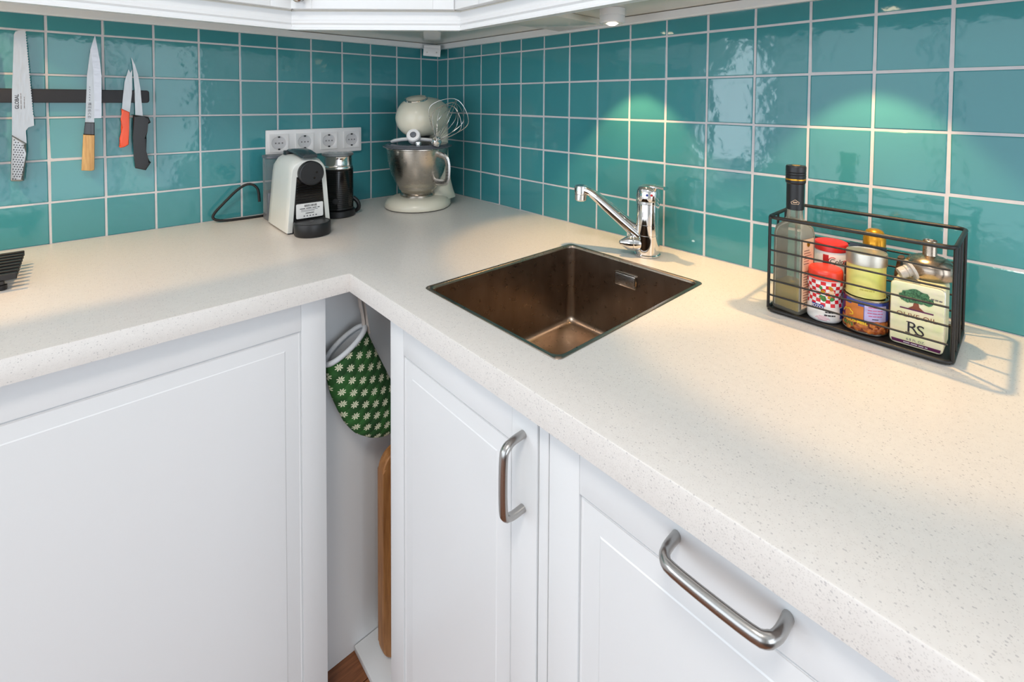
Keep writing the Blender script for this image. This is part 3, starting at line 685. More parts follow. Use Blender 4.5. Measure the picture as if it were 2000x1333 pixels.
# ------------------------------------------------------------------ milk frother
t = thing('milk_frother', 'black and chrome milk frother jug beside the coffee machine', 'milk frother', (-.456, -.163, ZT)); c_ = (-.456, -.163, ZT)
LATHE('base', [(.047, .0006), (.0485, .003), (.0485, .018), (.046, .020), (.0001, .020)], m_black, t, c_, k=48)
pr = [(.040, .0205), (.0435, .023)]
for i in range(20):
    z = .026+i*.0056; pr += [(.0436, z), (.0436, z+.0034), (.0426, z+.0040), (.0426, z+.0050)]
LATHE('body', pr+[(.0436, .1400), (.0420, .1420)], m_blackgl, t, c_, k=48, sharp=25)
LATHE('collar', [(.0425, .1415), (.0432, .1435), (.0425, .1480), (.0405, .1500), (.0395, .152), (.0395, .1760), (.0400, .178)], m_chrome, t, c_, k=48)
LATHE('lid', [(.0385, .1785), (.0440, .180), (.0445, .184), (.042, .187), (.010, .1885), (.0001, .1890)], m_clear, t, c_, k=48)
LATHE('button', [(.0085, 0), (.0080, .0018), (.0001, .0022)], m_black, t, (-.456-.0436*.51, -.163-.0436*.86, ZT+.05), (-.51, -.86, 0), 24)
TUBE('spout_cable', [(-.413, -.170, .95), (-.399, -.177, .935), (-.396, -.175, .915), (-.404, -.165, .906)], .006, m_black, t, 10, smooth=2)

# ------------------------------------------------------------------ stand mixer
BX, BY = -.214, -.210
ax = Vector((.93, .36, 0)).normalized(); sd = Vector((-ax.y, ax.x, 0))
mp = lambda a, s, z: Vector((BX, BY, 0))+ax*a+sd*s+Vector((0, 0, z))
t = thing('stand_mixer', 'cream stand mixer with a steel bowl in the tiled corner', 'stand mixer', (BX, BY, ZT))
def foot(z, g, q_=0):
    P = []
    for i in range(40):
        a = 2*PI*i/40; ca, sa = math.cos(a), math.sin(a)
        x = -.105*abs(ca) if ca < 0 else .130*ca**.8
        w_ = .104 if ca < 0 else .104-.028*ca
        P.append(mp((x*(1-g) if ca < 0 else x*(1-g*.55)), sa*w_*(1-g), z))
    return P
bm = bmesh.new(); rings(bm, [foot(ZT+.003, .02), foot(ZT+.006, 0), foot(ZT+.018, .02), foot(ZT+.028, .10), foot(ZT+.035, .25), foot(ZT+.037, .42)]); obj('base', bm, m_cream, t, 50)
bm = bmesh.new(); rings(bm, [foot(ZT+.0006, .06), foot(ZT+.0029, .05)]); obj('base_ring', bm, m_black, t)
# column
def sec(a, w_, d, z, n=24, e=.7):
    P = []
    for i in range(n):
        q_ = 2*PI*i/n; ca, sa = math.cos(q_), math.sin(q_)
        P.append(mp(a+math.copysign(abs(ca)**e, ca)*d, math.copysign(abs(sa)**e, sa)*w_, z))
    return P
bm = bmesh.new(); rings(bm, [sec(.066, .084, .066, ZT+.022), sec(.078, .070, .052, ZT+.045), sec(.086, .058, .042, ZT+.075), sec(.090, .050, .036, ZT+.12), sec(.090, .046, .034, ZT+.19), sec(.084, .046, .040, ZT+.245), sec(.080, .045, .042, ZT+.27)]); obj('column', bm, m_cream, t, 60)
# head: rounded drum facing forward, flat badge on top
def hsec(a, rw, rz, z, n=32):
    return [mp(a, math.sin(2*PI*i/n)*rw, z+math.cos(2*PI*i/n)*rz) for i in range(n)]
HZ = ZT+.2885
bm = bmesh.new(); rings(bm, [hsec(-.066, .010, .010, HZ-.004), hsec(-.0625, .029, .029, HZ-.003), hsec(-.052, .047, .046, HZ-.002), hsec(-.034, .060, .0590, HZ), hsec(-.006, .0675, .0665, HZ+.001), hsec(.024, .0680, .0675, HZ+.001), hsec(.056, .0630, .065, HZ+.001), hsec(.088, .056, .060, HZ+.003), hsec(.116, .046, .050, HZ+.003), hsec(.130, .032, .034, HZ+.003), hsec(.135, .012, .012, HZ+.002)])
hd = obj('head', bm, m_cream, t, 60)
bm = bmesh.new(); rings(bm, [hsec(a, rw, rz, HZ, 40) for a, rw, rz in ((-.0195, .0783, .0653), (-.0195, .0786, .0656), (-.0185, .0786, .0656), (-.0185, .0783, .0653))], False, False) if False else None; bm.free()
bq = mp(-.010, -.002, HZ+.0605)
axb = (Vector((0, 0, 1))-ax*.26-sd*.08).normalized()
LATHE('badge_ring', [(.032, -.012), (.0365, -.008), (.0370, .0005), (.0345, .0015), (.0325, .0005)], m_chrome, hd, bq, axb, 48, ex=1, ey=1.1, sharp=40)
LATHE('badge_plate', [(.0332, -.006), (.0328, .0004), (.020, .0014), (.0001, .0018)], m_cream, hd, bq, axb, 48, ex=1, ey=1.1, sharp=50)
LATHE('drive_hub', [(.030, 0), (.034, .014), (.030, .016)], m_black, hd, mp(.010, 0, HZ-.075), (0, 0, 1), 32)
# seam of the head housing
# bowl
bw = LATHE('bowl', [(.052, .038), (.055, .036), (.055, .042), (.050, .047), (.054, .055), (.070, .080), (.084, .112), (.0935, .150), (.0970, .188), (.1000, .190), (.1000, .1925), (.0960, .193), (.0930, .186), (.089, .150), (.078, .110), (.06, .06), (.0001, .055)], m_bowl, t, (BX, BY, ZT), k=64, cap=False, sharp=40)
hdir = (Vector((.7366, -.676, 0))*.78+Vector((-.52, -.85, 0))*.62).normalized()
hp_ = lambda r, z: Vector((BX, BY, ZT+z))+hdir*r
TUBE('bowl_handle', [hp_(.094, .174), hp_(.112, .172), hp_(.126, .162), hp_(.131, .145), hp_(.1305, .11), hp_(.126, .093), hp_(.112, .086), hp_(.076, .088)], .0045, m_steel, t, 12, smooth=2, flat=(2.2, .7), up=(hdir.y, -hdir.x, 0))
LATHE('bowl_lid', [(.1005, .1935), (.1090, .1950), (.1100, .1970), (.1090, .1990), (.101, .1995), (.097, .2045), (.092, .2050), (.0001, .2035)], m_lid, t, (BX, BY, ZT), k=64, sharp=30)
# dough hook / beater lying on the lid
LZ = ZT+.2052
cd = Vector((-.515, -.857, 0)); rt = Vector((.7366, -.676, 0))
lp = lambda r, f_, z: Vector((BX, BY, LZ))+rt*r+cd*f_+Vector((0, 0, z))
t = thing('beater', 'white dough beater with a round hub lying on the mixer bowl lid', 'beater', tuple(lp(0, .05, 0)))
LATHE('hub', [(.016, -.018), (.0205, -.015), (.0215, .010), (.0190, .0145), (.010, .015), (.0095, .008), (.0001, .007)], m_whitepl, t, lp(-.012, .060, .0255), (cd*.80+Vector((-.10, .06, .42))).normalized(), 32)
LATHE('hub_hole', [(.0085, 0), (.0085, .0012), (.0001, .0014)], m_greypl, t, lp(-.012, .060, .0255)+(cd*.80+Vector((-.10, .06, .42))).normalized()*.0146, (cd*.80+Vector((-.10, .06, .42))).normalized(), 16)
LATHE('collar', [(.009, 0), (.0095, .006), (.009, .010)], m_chrome, t, lp(.002, .076, .0006), (0, 0, 1), 24)
TUBE('arm', [lp(-.078, .018, .0065), lp(-.070, .030, .0105), lp(-.045, .040, .0155), lp(-.012, .044, .0165), lp(.025, .040, .0150), lp(.058, .030, .0095), lp(.068, .022, .0062)], .0065, m_whitepl, t, 10, smooth=2, flat=(1.5, .9))
# balloon whisk
t = thing('balloon_whisk', 'steel balloon whisk attachment resting on the mixer bowl lid', 'whisk', tuple(lp(.06, .05, 0)))
w0 = lp(.058, .078, .012); wa = (rt*.40+Vector((0, 0, .86))+cd*.16).normalized(); wx = (rt-wa*rt.dot(wa)).normalized(); wy = wa.cross(wx)
LATHE('ferrule', [(.0135, -.011), (.0155, -.006), (.0150, .004), (.011, .010), (.008, .014), (.0001, .015)], m_chrome, t, w0, wa, 24)
for i in range(6):
    q_ = PI*i/6+.12; dd = wx*math.cos(q_)+wy*math.sin(q_); R_ = .067-.005*(i % 3); H_ = .146-.012*(i % 3)
    pts = [w0+wa*(.008)+dd*.006]
    for a, r in ((.030, .030), (.060, .055), (.085, .068), (.105, .060), (.128, .036), (.142, .010)): pts.append(w0+wa*(a*H_/.142)+dd*(r*R_/.070))
    for a, r in ((.142, -.010), (.128, -.036), (.105, -.060), (.085, -.068), (.060, -.055), (.030, -.030)): pts.append(w0+wa*(a*H_/.142)+dd*(r*R_/.070))
    pts.append(w0+wa*.008-dd*.006)
    TUBE('wire', pts, .0010, m_steel, t, 6, smooth=2)

# ------------------------------------------------------------------ wire basket
t = thing('wire_basket', 'black wire basket full of oil, salt and tins against the right wall', 'basket', (-.119, -1.381, ZT))
bx0, bx1, by0, by1 = -.190, -.048, -1.4945, -1.2675; bz0, bz1 = .9045, 1.0565
def loop(name, z, r, e=0): TUBE(name, [(a, b, z) for a, b in rrect(bx0-e, bx1+e, by0-e, by1+e, .012, 4)], r, m_wire, t, 10, closed=True)
loop('top_rim', bz1, .0029); loop('base_rim', bz0, .0029)
BOX('base_plate', (bx0+.001, bx1-.001, by0+.001, by1-.001, .9026, .9046), m_wire, t, .0005)
for i in range(5):
    z = .9285+i*.0247
    for x in (bx0, bx1): TUBE('wire', [(x, by0+.004, z), (x, by1-.004, z)], .0015, m_wire, t, 8)
for y in (by0, by1):
    for x in (bx0+.007, bx0+.043, bx0+.079, bx1-.006): TUBE('upright', [(x, y, bz0), (x, y, bz1)], .0024 if x in (bx0+.007,) else .0020, m_wire, t, 8)
BZ = .9048
# --- oil bottle
t = thing('oil_bottle', 'square glass oil bottle with black cap, some yellow oil left', 'bottle', (-.1605, -1.2972, BZ))
mr = Matrix.Translation((-.1605, -1.2972, 0)) @ Matrix.Rotation(math.radians(-13), 4, 'Z')
def sq(h_, r, z, n=4): return [mr @ Vector((a, b, z)) for a, b in rrect(-h_, h_, -h_, h_, min(r, h_*.999), n)]
bm = bmesh.new(); G = [(.0205, .004, BZ+.0004), (.0222, .004, BZ+.003), (.0222, .004, 1.030), (.0212, .007, 1.041), (.0155, .0150, 1.050), (.0122, .0121, 1.0565), (.0115, .0114, 1.064), (.0115, .0114, 1.110)]
gi = [(.0100, .0099, 1.109), (.0100, .0099, 1.064), (.0108, .0107, 1.056), (.0138, .013, 1.049), (.0192, .006, 1.040), (.0202, .003, 1.030), (.0202, .003, BZ+.006)]
rings(bm, [sq(h_, r, z) for h_, r, z in G+gi]); obj('glass', bm, m_glass, t, 40)
bm = bmesh.new(); rings(bm, [sq(.02012, .003, BZ+.0062), sq(.02012, .003, .9500)]); obj('oil', bm, m_oil, t, 40)
c_ = tuple(mr @ Vector((0, 0, 0)))
LATHE('neck_sleeve', [(.0124, 1.0700), (.0128, 1.0705), (.0130, 1.1120), (.0145, 1.1140), (.0147, 1.1160), (.0147, 1.1185)], m_black, t, c_, k=40)
LATHE('gold_ring', [(.0146, 1.1180), (.0149, 1.1185), (.0149, 1.1200), (.0146, 1.1205)], m_gold, t, c_, k=40)
LATHE('screw_cap', [(.0144, 1.1205), (.0147, 1.122), (.0147, 1.126), (.0141, 1.1265), (.0147, 1.1275), (.0147, 1.130), (.0141, 1.1305), (.0147, 1.1315), (.0147, 1.1395), (.0138, 1.1415), (.0001, 1.1415)], m_black, t, c_, k=40)
LATHE('cap_emblem', [(.006, 1.1415), (.006, 1.1419), (.0001, 1.142)], m_gold, t, c_, k=24)
def wrap(cx, cy, r, ang, cz): return lambda a, b, d: Vector((cx+(r+d)*math.cos(ang+a/r), cy+(r+d)*math.sin(ang+a/r), cz+b))
wv = wrap(c_[0], c_[1], .0131, math.radians(197), 1.083)
for A_, B_ in (((-.006, 0), (0, .0042)), ((0, .0042), (.006, 0)), ((-.0055, -.0028), (.0055, -.0028)), ((-.006, 0), (-.005, -.0022)), ((.006, 0), (.005, -.0022))):
    pts = [wv(A_[0]+(B_[0]-A_[0])*i/4, A_[1]+(B_[1]-A_[1])*i/4, .0001) for i in range(5)]; TUBE('emblem_line', pts, .0003, m_paperlab, t, 5)
dashes('emblem_print', .006, .0014, wv, m_paperlab, t)
SDF = lambda a, b, d: mr @ Vector((a, -.0222-d, b))
PRISM('label', [(-.0150, .9150), (.0150, .9150), (.0150, 1.026), (-.0150, 1.026)], SDF, .0002, .0006, m_paperlab, t)
for i in range(22):
    z = 1.008-i*.0042
    if i in (6, 7): continue
    BOX('print_line', (-.0115, -.0115+.023*random.uniform(.55, 1), -.0231, -.0227, z-.0004, z+.0004), m_ink if i % 5 == 0 else m_trunk, t, 0, 1, mr)
PRISM('label_emblem', [(.004*math.cos(2*PI*i/12), 1.0178+.0045*math.sin(2*PI*i/12)) for i in range(12)], SDF, .0006, .0010, m_gold, t)
# --- salt jar
t = thing('salt_jar', 'red lidded salt jar with red and white checked label, front row of the basket', 'jar', (-.1590, -1.3425, BZ)); c_ = (-.1590, -1.3425, 0); JR = .0240
def jr(z): # waist shaped profile
    u_ = (z-BZ)/.062; return JR*(1-.10*math.sin(PI*max(0, min(1, (u_-.25)/.75)))**2)
zs = [BZ+.0006, BZ+.003]+[BZ+.006+i*.0050 for i in range(12)]
LATHE('body', [(JR*.90, zs[0]), (JR*.975, zs[1])]+[(jr(z), z) for z in zs[2:]]+[(JR*.95, BZ+.0655)], m_white, t, c_, k=48, sharp=50)
za, zb = BZ+.0255, BZ+.0640; NA, NZ = 22, 7
def cyl_patch(bm, a0, a1, z0, z1, off, R_, c, n=3):
    vs = [[bm.verts.new((c[0]+(R_(z)+off)*math.cos(a0+(a1-a0)*i/n), c[1]+(R_(z)+off)*math.sin(a0+(a1-a0)*i/n), z)) for i in range(n+1)] for z in (z0, (z0+z1)/2, z1)]
    for r in range(2):
        for i in range(n): bm.faces.new((vs[r][i], vs[r][i+1], vs[r+1][i+1], vs[r+1][i]))
LATHE('wrap_label', [(jr(z)+.0003, z) for z in [za+(zb-za)*i/8 for i in range(9)]], m_check, t, c_, k=48, cap=False, sharp=60)
for j in range(NZ):
    for i in range(NA):
        if (i+j) % 2: continue
        a0 = 2*PI*i/NA; a1 = 2*PI*(i+1)/NA; am = ((a0+a1)/2) % (2*PI)
        if not (math.radians(105) < am < math.radians(290)): continue
        bm = bmesh.new(); cyl_patch(bm, a0, a1, za+(zb-za)*j/NZ, za+(zb-za)*(j+1)/NZ, .0006, jr, c_); obj('check', bm, m_white, t, 60)
for i in range(16):
    a = math.radians(random.uniform(178, 222)); z = random.uniform(BZ+.037, BZ+.058); r_ = random.uniform(.0020, .0040)
    dr = Vector((math.cos(a), math.sin(a), 0)); LATHE('printed_vegetable', [(r_, 0), (r_*.8, .0005), (.0001, .0008)], random.choice((m_sack, m_inkgreen, m_gold, m_paperlab, m_redorange, m_inkgreen)), t, Vector((c_[0], c_[1], z))+dr*(jr(z)+.0004), dr, 12, ey=random.uniform(.6, 1.5))
AC = math.radians(194)
bm = bmesh.new(); cyl_patch(bm, AC-.75, AC+.10, BZ+.0205, BZ+.0285, .0008, jr, c_, 6) if False else cyl_patch(bm, AC-.78, AC-.05, BZ+.0205, BZ+.0280, .0008, jr, c_, 6); obj('brand_patch', bm, m_inkblue, t, 60)
textmesh('lettering', 'JOZO', .0066, (lambda a, b, d: wrap(c_[0], c_[1], jr(BZ+.024)+.0010, AC-.42, BZ+.0242)(a, b, d)), m_white, t, bold=.0001)
dashes('print_line', .013, .0018, wrap(c_[0], c_[1], jr(BZ+.017)+.0004, AC+.30, BZ+.0178), m_ink, t)
dashes('print_line', .015, .0020, wrap(c_[0], c_[1], jr(BZ+.013)+.0004, AC+.30, BZ+.0130), m_ink, t)
for i, w_ in enumerate((.20, .34, .42, .26)):
    bm = bmesh.new(); z = BZ+.0105-i*.0019; cyl_patch(bm, AC-.1-w_, AC-.1+w_, z, z+.0006, .0004, jr, c_, 4); obj('print_line', bm, m_inkpink, t, 60)
bm = bmesh.new(); cyl_patch(bm, AC+.95, AC+1.3, BZ+.008, BZ+.024, .0006, jr, c_, 4); obj('side_patch', bm, m_inkblue, t, 60)
LATHE('lid', [(JR*.97, BZ+.0650), (JR*.98, BZ+.0660), (JR*.96, BZ+.0770), (JR*.92, BZ+.0795), (JR*.86, BZ+.0808), (.0001, BZ+.0812)], m_redorange, t, c_, k=48, sharp=40)
# --- nut can
t = thing('nut_can', 'printed can of honey peanuts under the yellow tin', 'can', (-.1535, -1.3940, BZ)); c_ = (-.1535, -1.3940, 0); CR = .0280
LATHE('can', [(CR*.96, BZ+.0005), (CR*1.01, BZ+.0012), (CR*1.01, BZ+.0028), (CR*.985, BZ+.0034), (CR*.985, BZ+.0495), (CR*1.01, BZ+.0502), (CR*1.01, BZ+.0520), (CR*.96, BZ+.0522), (CR*.95, BZ+.0505), (.0001, BZ+.0505)], m_tinmetal, t, c_, k=56)
cr = lambda z: CR*.985
bm = bmesh.new(); cyl_patch(bm, 0, 2*PI, BZ+.0040, BZ+.0225, .0003, cr, c_, 48); obj('nut_band', bm, m_nutbg, t, 60)
bm = bmesh.new(); cyl_patch(bm, 0, 2*PI, BZ+.0225, BZ+.0490, .0003, cr, c_, 48); obj('sky_band', bm, m_canblue, t, 60)
AK = math.radians(190)
for (a0, a1, z0, z1, off, mt, nm) in ((-1.25, -.95, .012, .049, .0005, m_purple, 'corner_print'), (-1.0, -.05, .020, .041, .0006, m_sack, 'sack_print'), (-.62, -.30, .039, .0455, .0007, m_sack, 'sack_top_print'), (-.02, 1.05, .0215, .0445, .0005, m_canlav, 'lavender_panel'), (.8, 1.6, .0215, .049, .0004, m_inkblue, 'dark_blue_print')):
    bm = bmesh.new(); cyl_patch(bm, AK+a0, AK+a1, BZ+z0, BZ+z1, off, cr, c_, 8); obj(nm, bm, mt, t, 60)
for i in range(46):
    a = AK+random.uniform(-1.25, 1.35); z = BZ+random.uniform(.006, .0205); r_ = random.uniform(.0028, .0042); dr = Vector((math.cos(a), math.sin(a), 0))
    LATHE('printed_nut', [(r_, 0), (r_*.85, .0006), (r_*.5, .0010), (.0001, .0011)], m_nut, t, Vector((c_[0], c_[1], z))+dr*(cr(0)+.0002), dr, 12, ex=random.uniform(.9, 1.3))
textmesh('lettering', 'ACOS-MIEL', .0064, wrap(c_[0], c_[1], CR*.985+.0015, AK-.42, BZ+.0175), m_inkyel, t, bold=.0002)
textmesh('lettering', 'NUTS', .0064, wrap(c_[0], c_[1], CR*.985+.0015, AK-.78, BZ+.0108), m_inkgreen, t, bold=.0002)
TUBE('gold_scroll', [wrap(c_[0], c_[1], CR*.985+.0012, AK-.75, BZ+.029)(a, b, 0) for a, b in ((-.010, -.003), (-.006, .004), (-.002, .002), (.001, .005), (.004, .001), (.006, .001), (.007, -.003), (.002, -.004))], .0006, m_inkyel, t, 5, smooth=2)
for i in range(5): dashes('print_line', (.018, .019, .020, .017, .008)[i], .0011, wrap(c_[0], c_[1], CR*.985+.0007, AK+.46, BZ+.0420-i*.0042), m_inkpink if i < 4 else m_ink, t)
# --- yellow tin
t = thing('yellow_tin', 'round yellow tin with a silver lid standing on the nut can', 'tin', (-.1535, -1.3935, BZ+.0525)); c_ = (-.1535, -1.3935, BZ+.0524); YR = .0248
LATHE('tin', [(YR*.97, .0004), (YR*1.01, .001), (YR*1.01, .0024), (YR*.985, .003), (YR*.985, .0475)], m_ytin, t, c_, k=56)
LATHE('lid', [(YR*1.0, .0470), (YR*1.035, .0475), (YR*1.035, .0630), (YR*1.015, .0645), (YR*.96, .0645), (YR*.95, .0635), (.0001, .0635)], M('satin_tin_lid', (206, 200, 188), .42, 1), t, c_, k=56)
dashes('print_line', .018, .0022, wrap(c_[0], c_[1], YR*.985+.0003, AK+.1, c_[2]+.0125), M('faint_olive_ink', (186, 176, 84), .5), t)
# --- olive oil tin
t = thing('olive_oil_tin', 'pale green olive oil tin with a printed tree at the right end of the basket', 'tin', (-.1465, -1.4555, BZ)); tx, ty0, ty1, tz1 = -.1740, -1.4845, -1.4270, .9935
PRISM('can', rrect(ty0, ty1, BZ+.0004, tz1, .006, 4), YZ, tx, tx+.055, m_tinc, t, .0022, 3)
PRISM('rim', rrect(ty0-.0006, ty1+.0006, BZ+.0002, tz1+.0006, .0064, 4), YZ, tx+.0022, tx+.0040, m_tinmetal, t, .0005, 1)
tw = lambda cy, cz, o=.0003: (lambda a, b, d: Vector((tx-o-d, cy-a, cz+b))); cy = (ty0+ty1)/2
textmesh('lettering', 'OLIVE OIL', .0088, tw(cy, .9485), m_trunk, t, ls=1.1)
textmesh('lettering', 'R', .0215, tw(cy+.0040, .9320), m_ink, t); textmesh('lettering', 'S', .0205, tw(cy-.0050, .9300, .0005), m_ink, t)
for a_, z_, w_ in ((.0086, .9245, .0026), (.0092, .9395, .0012), (-.0010, .9245, .0022)): BOX('letter_serif', (tx-.0006, tx-.0003, cy+a_-w_, cy+a_+w_, z_-.0005, z_+.0005), m_ink, t, 0)
textmesh('lettering', '6.8 FL OZ.', .0046, tw(cy, .9150), m_inkg, t)
PRISM('purple_band', [(ty0+.003, BZ+.0030), (ty1-.003, BZ+.0030), (ty1-.0022, BZ+.0072), (ty0+.0022, BZ+.0072)], YZ, tx+.0001, tx-.0005, m_purple, t)
dashes('print_line', .026, .0010, tw(cy, BZ+.0052, .0007), m_white, t)
PRISM('ground_line', [(cy-.018, .9568), (cy+.018, .9568), (cy+.018, .9586), (cy-.018, .9586)], YZ, tx+.0001, tx-.0005, m_purple, t)
PRISM('tree_trunk', [(cy-.008, .9588), (cy+.009, .9588), (cy+.004, .963), (cy+.003, .968), (cy+.006, .971), (cy-.005, .972), (cy-.002, .968), (cy-.003, .963)], YZ, tx+.0001, tx-.0005, m_trunk, t)
for i, (a, b, r_) in enumerate(((-.012, .973, .0065), (-.006, .979, .007), (.002, .981, .0075), (.009, .978, .007), (.014, .974, .006), (.004, .974, .008), (-.004, .973, .006), (.010, .971, .005))):
    PRISM('tree_leaves', [(cy+a+r_*math.cos(2*PI*k/11)*(1+.14*math.sin(5*k+i)), b+r_*.85*math.sin(2*PI*k/11)*(1+.14*math.cos(3*k+i))) for k in range(11)], YZ, tx+.0001, tx-.0006-.00012*i, m_leaf, t)
for i in range(3): dashes('print_line', .0032, .0018, tw(cy-.0165-i*.0042+.0, .9785-i*.0002), m_inkg, t)
# --- pour spout on the tin
t = thing('pour_spout', 'translucent white plastic pour spout lying on the olive oil tin', 'spout', (-.156, -1.4440, tz1)); pa = Vector((.45, -.72, .42)).normalized(); pc = Vector((-.1560, -1.4440, tz1+.0135))
LATHE('flange', [(.0085, .0105), (.0138, .0110), (.0143, .0130), (.0136, .0145), (.0085, .0145)], m_whitepl if False else M('translucent_white_plastic', (236, 226, 214), .25, Transmission_Weight=.35), t, pc-pa*.010, pa, 32)
LATHE('neck', [(.0075, -.003), (.0080, .001), (.0080, .005), (.0072, .0055), (.0085, .0065), (.0085, .0105)], bpy.data.materials['translucent_white_plastic'], t, pc-pa*.010, pa, 32)
# --- steel funnel
t = thing('steel_funnel', 'upside-down steel funnel with a short neck on the olive oil tin', 'funnel', (-.1180, -1.4615, tz1)); c_ = (-.1180, -1.4615, tz1+.0006)
LATHE('bowl', [(.0270, 0), (.0285, .0008), (.0295, .012), (.0285, .0185), (.0240, .0245), (.0170, .0285), (.0105, .0300), (.0085, .0310)], brushed('warm_funnel_steel', (176, 160, 144), .26, 1, 1, 10), t, c_, k=48, sharp=60)
LATHE('neck', [(.0088, .0300), (.0082, .033), (.0082, .0520), (.0075, .0525), (.0070, .0500)], bpy.data.materials['warm_funnel_steel'], t, c_, k=32)
# --- sweetener tin
t = thing('sweetener_box', 'white sweetener dispenser with a red lid behind the salt jar', 'dispenser', (-.0990, -1.3340, BZ)); c_ = (-.0990, -1.3340, 0); QR = .0240
LATHE('body', [(QR*.96, BZ+.0005), (QR, BZ+.003), (QR, .9985), (QR*.97, .9995)], m_white, t, c_, k=48, ex=.8 if False else 1, sharp=40)
LATHE('lid', [(QR*.98, .9997), (QR*1.02, 1.0008), (QR*1.02, 1.0090), (QR*.97, 1.0125), (QR*.85, 1.0138), (.0001, 1.0140)], m_red, t, c_, k=48, sharp=40)
qc = lambda z: QR; AQ = math.radians(192)
bm = bmesh.new(); cyl_patch(bm, AQ-.42, AQ-.08, .955, .9955, .0004, qc, c_, 5); obj('red_stripe', bm, m_red, t, 60)
textmesh('lettering', 'Colo', .0105, wrap(c_[0], c_[1], QR+.0004, AQ+.42, .9855), m_ink, t); textmesh('lettering', 'gran', .0105, wrap(c_[0], c_[1], QR+.0004, AQ+1.16, .9862), m_inkred, t)
TUBE('logo_arc', [wrap(c_[0], c_[1], QR+.0005, AQ+.15, .9860)(.0058*math.cos(a), .0062*math.sin(a), 0) for a in [math.radians(50+i*26) for i in range(11)]], .0006, m_inkred, t, 5)
# --- gold capped bottle, navy packet, dark jar, spice bag
t = thing('gold_capped_bottle', 'small bottle with a rounded gold cap behind the yellow tin', 'bottle', (-.0850, -1.3900, BZ)); c_ = (-.0850, -1.3900, 0)
LATHE('body', [(.015, BZ+.0005), (.0158, BZ+.003), (.0158, 1.000), (.013, 1.006)], m_navy, t, c_, k=32); LATHE('cap', [(.0140, 1.006), (.0152, 1.0070), (.0150, 1.028), (.0146, 1.0285), (.0140, 1.034), (.0110, 1.040), (.006, 1.0425), (.0001, 1.043)], m_gold, t, c_, k=32, sharp=45)
t = thing('tea_packet', 'dark blue printed packet standing behind the yellow tin', 'packet', (-.1135, -1.3850, BZ))
PRISM('packet', [(-1.4110, BZ+.0005), (-1.3640, BZ+.0005), (-1.3640, 1.0225), (-1.4110, 1.0225)], YZ, -.1120, -.1180, m_navy, t, .0015, 2)
for i in range(3): BOX('print_line', (-.1184, -.1180, -1.404+i*.003, -1.374-i*.004, 1.0175-i*.0032, 1.0182-i*.0032), m_gold if i == 1 else m_inkg, t, 0)
t = thing('pepper_jar', 'small black capped spice jar between the red lids and the yellow tin', 'jar', (-.1310, -1.3690, BZ)); c_ = (-.1255, -1.3690, 0)
LATHE('body', [(.008, BZ+.0005), (.0088, BZ+.002), (.0088, .968), (.007, .972)], m_brownbag, t, c_, k=24); LATHE('cap', [(.0090, .9725), (.0092, .974), (.0092, .990), (.008, .9915), (.0001, .992)], m_black, t, c_, k=24)
t = thing('spice_bag', 'crumpled clear bag of brown spice between the tins', 'bag', (-.1000, -1.4210, BZ)); bm = bmesh.new(); RS = []
for i in range(9):
    u_ = i/8; z = BZ+.0006+u_*.100; w_ = .0085*(1-.55*u_); d_ = .020*(1-.35*u_); RS.append([Vector((-.0830+math.cos(2*PI*k/14)*d_*(1+random.uniform(-.12, .12)), -1.4160-.008*u_+math.sin(2*PI*k/14)*w_*(1+random.uniform(-.15, .15)), z)) for k in range(14)])
rings(bm, RS); obj('bag', bm, m_brownbag, t, 25)

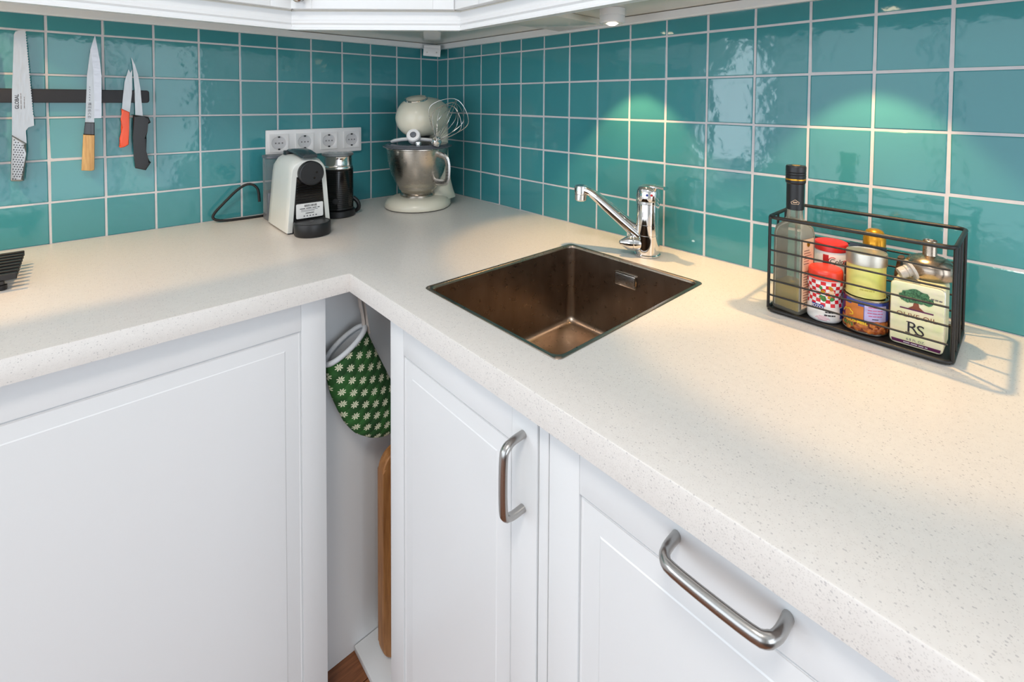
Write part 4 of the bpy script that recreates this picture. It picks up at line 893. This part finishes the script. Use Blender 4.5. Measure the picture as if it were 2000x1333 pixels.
# ------------------------------------------------------------------ oven glove
t = thing('oven_glove', 'green oven glove with white daisies hanging under the worktop corner', 'oven glove', (-.60, -.60, .80))
GL = [((-.6613, .708), (-.5775, .7605), .024), ((-.6594, .6768), (-.5556, .7086), .026), ((-.6524, .6423), (-.5256, .6407), .027), ((-.6379, .6041), (-.4985, .5816), .027), ((-.6241, .571), (-.4920, .5375), .025), ((-.6023, .5388), (-.4944, .505), .020), ((-.5739, .5163), (-.5197, .4994), .012), ((-.558, .508), (-.536, .5030), .004)]
def gring(L_, R_, th, k=28, yo=-.600, sc=1):
    c_ = Vector(((L_[0]+R_[0])/2, yo, (L_[1]+R_[1])/2)); h_ = Vector(((R_[0]-L_[0])/2, 0, (R_[1]-L_[1])/2))*sc
    return [c_+h_*math.cos(2*PI*i/k)+Vector((0, -th*sc*math.sin(2*PI*i/k), 0)) for i in range(k)]
def interp(seq, m):
    out = []
    for i in range(len(seq)-1):
        for j in range(m):
            u_ = j/m; a, b = seq[i], seq[i+1]; out.append(tuple(tuple(p+(q_-p)*u_ for p, q_ in zip(a[k], b[k])) for k in (0, 1))+(a[2]+(b[2]-a[2])*u_,))
    return out+[seq[-1]]
GS = interp(GL, 3)
bm = bmesh.new(); rings(bm, [gring(*g_) for g_ in GS], False, True); bmesh.ops.smooth_vert(bm, verts=[v for v in bm.verts if not v.is_boundary], factor=.5, use_axis_x=True, use_axis_y=True, use_axis_z=True)
obj('mitt', bm, m_glove, t, 70)
bm = bmesh.new(); rings(bm, [gring(*g_, sc=.93) for g_ in GS[:9]], False, True); obj('lining', bm, m_lining, t, 70)
TUBE('cuff_binding', gring(*GL[0], sc=.99), .0055, m_lining, t, 8, closed=True)
TUBE('hanging_loop', [(-.5800, -.602, .7600), (-.5840, -.604, .790), (-.5905, -.604, .815), (-.588, -.600, .838), (-.5835, -.598, .838), (-.5795, -.600, .815), (-.5765, -.603, .788), (-.5740, -.605, .762), (-.571, -.607, .745)], .0032, m_tape, t, 8, smooth=2, flat=(1.4, .6))
t = tag(bpy.data.objects.new('wall_hook', None), 'small white hook under the worktop holding the oven glove', 'hook'); COL.objects.link(t); t.location = (-.575, -.58, .83)
BOX('plate', (-.586, -.540, -.600, -.556, .8450, .8630), m_whitepl, t, .0015)
TUBE('hook', [(-.585, -.597, .848), (-.586, -.598, .836), (-.586, -.604, .8315), (-.586, -.611, .834), (-.586, -.613, .839)], .0018, m_steel, t, 8, smooth=2)
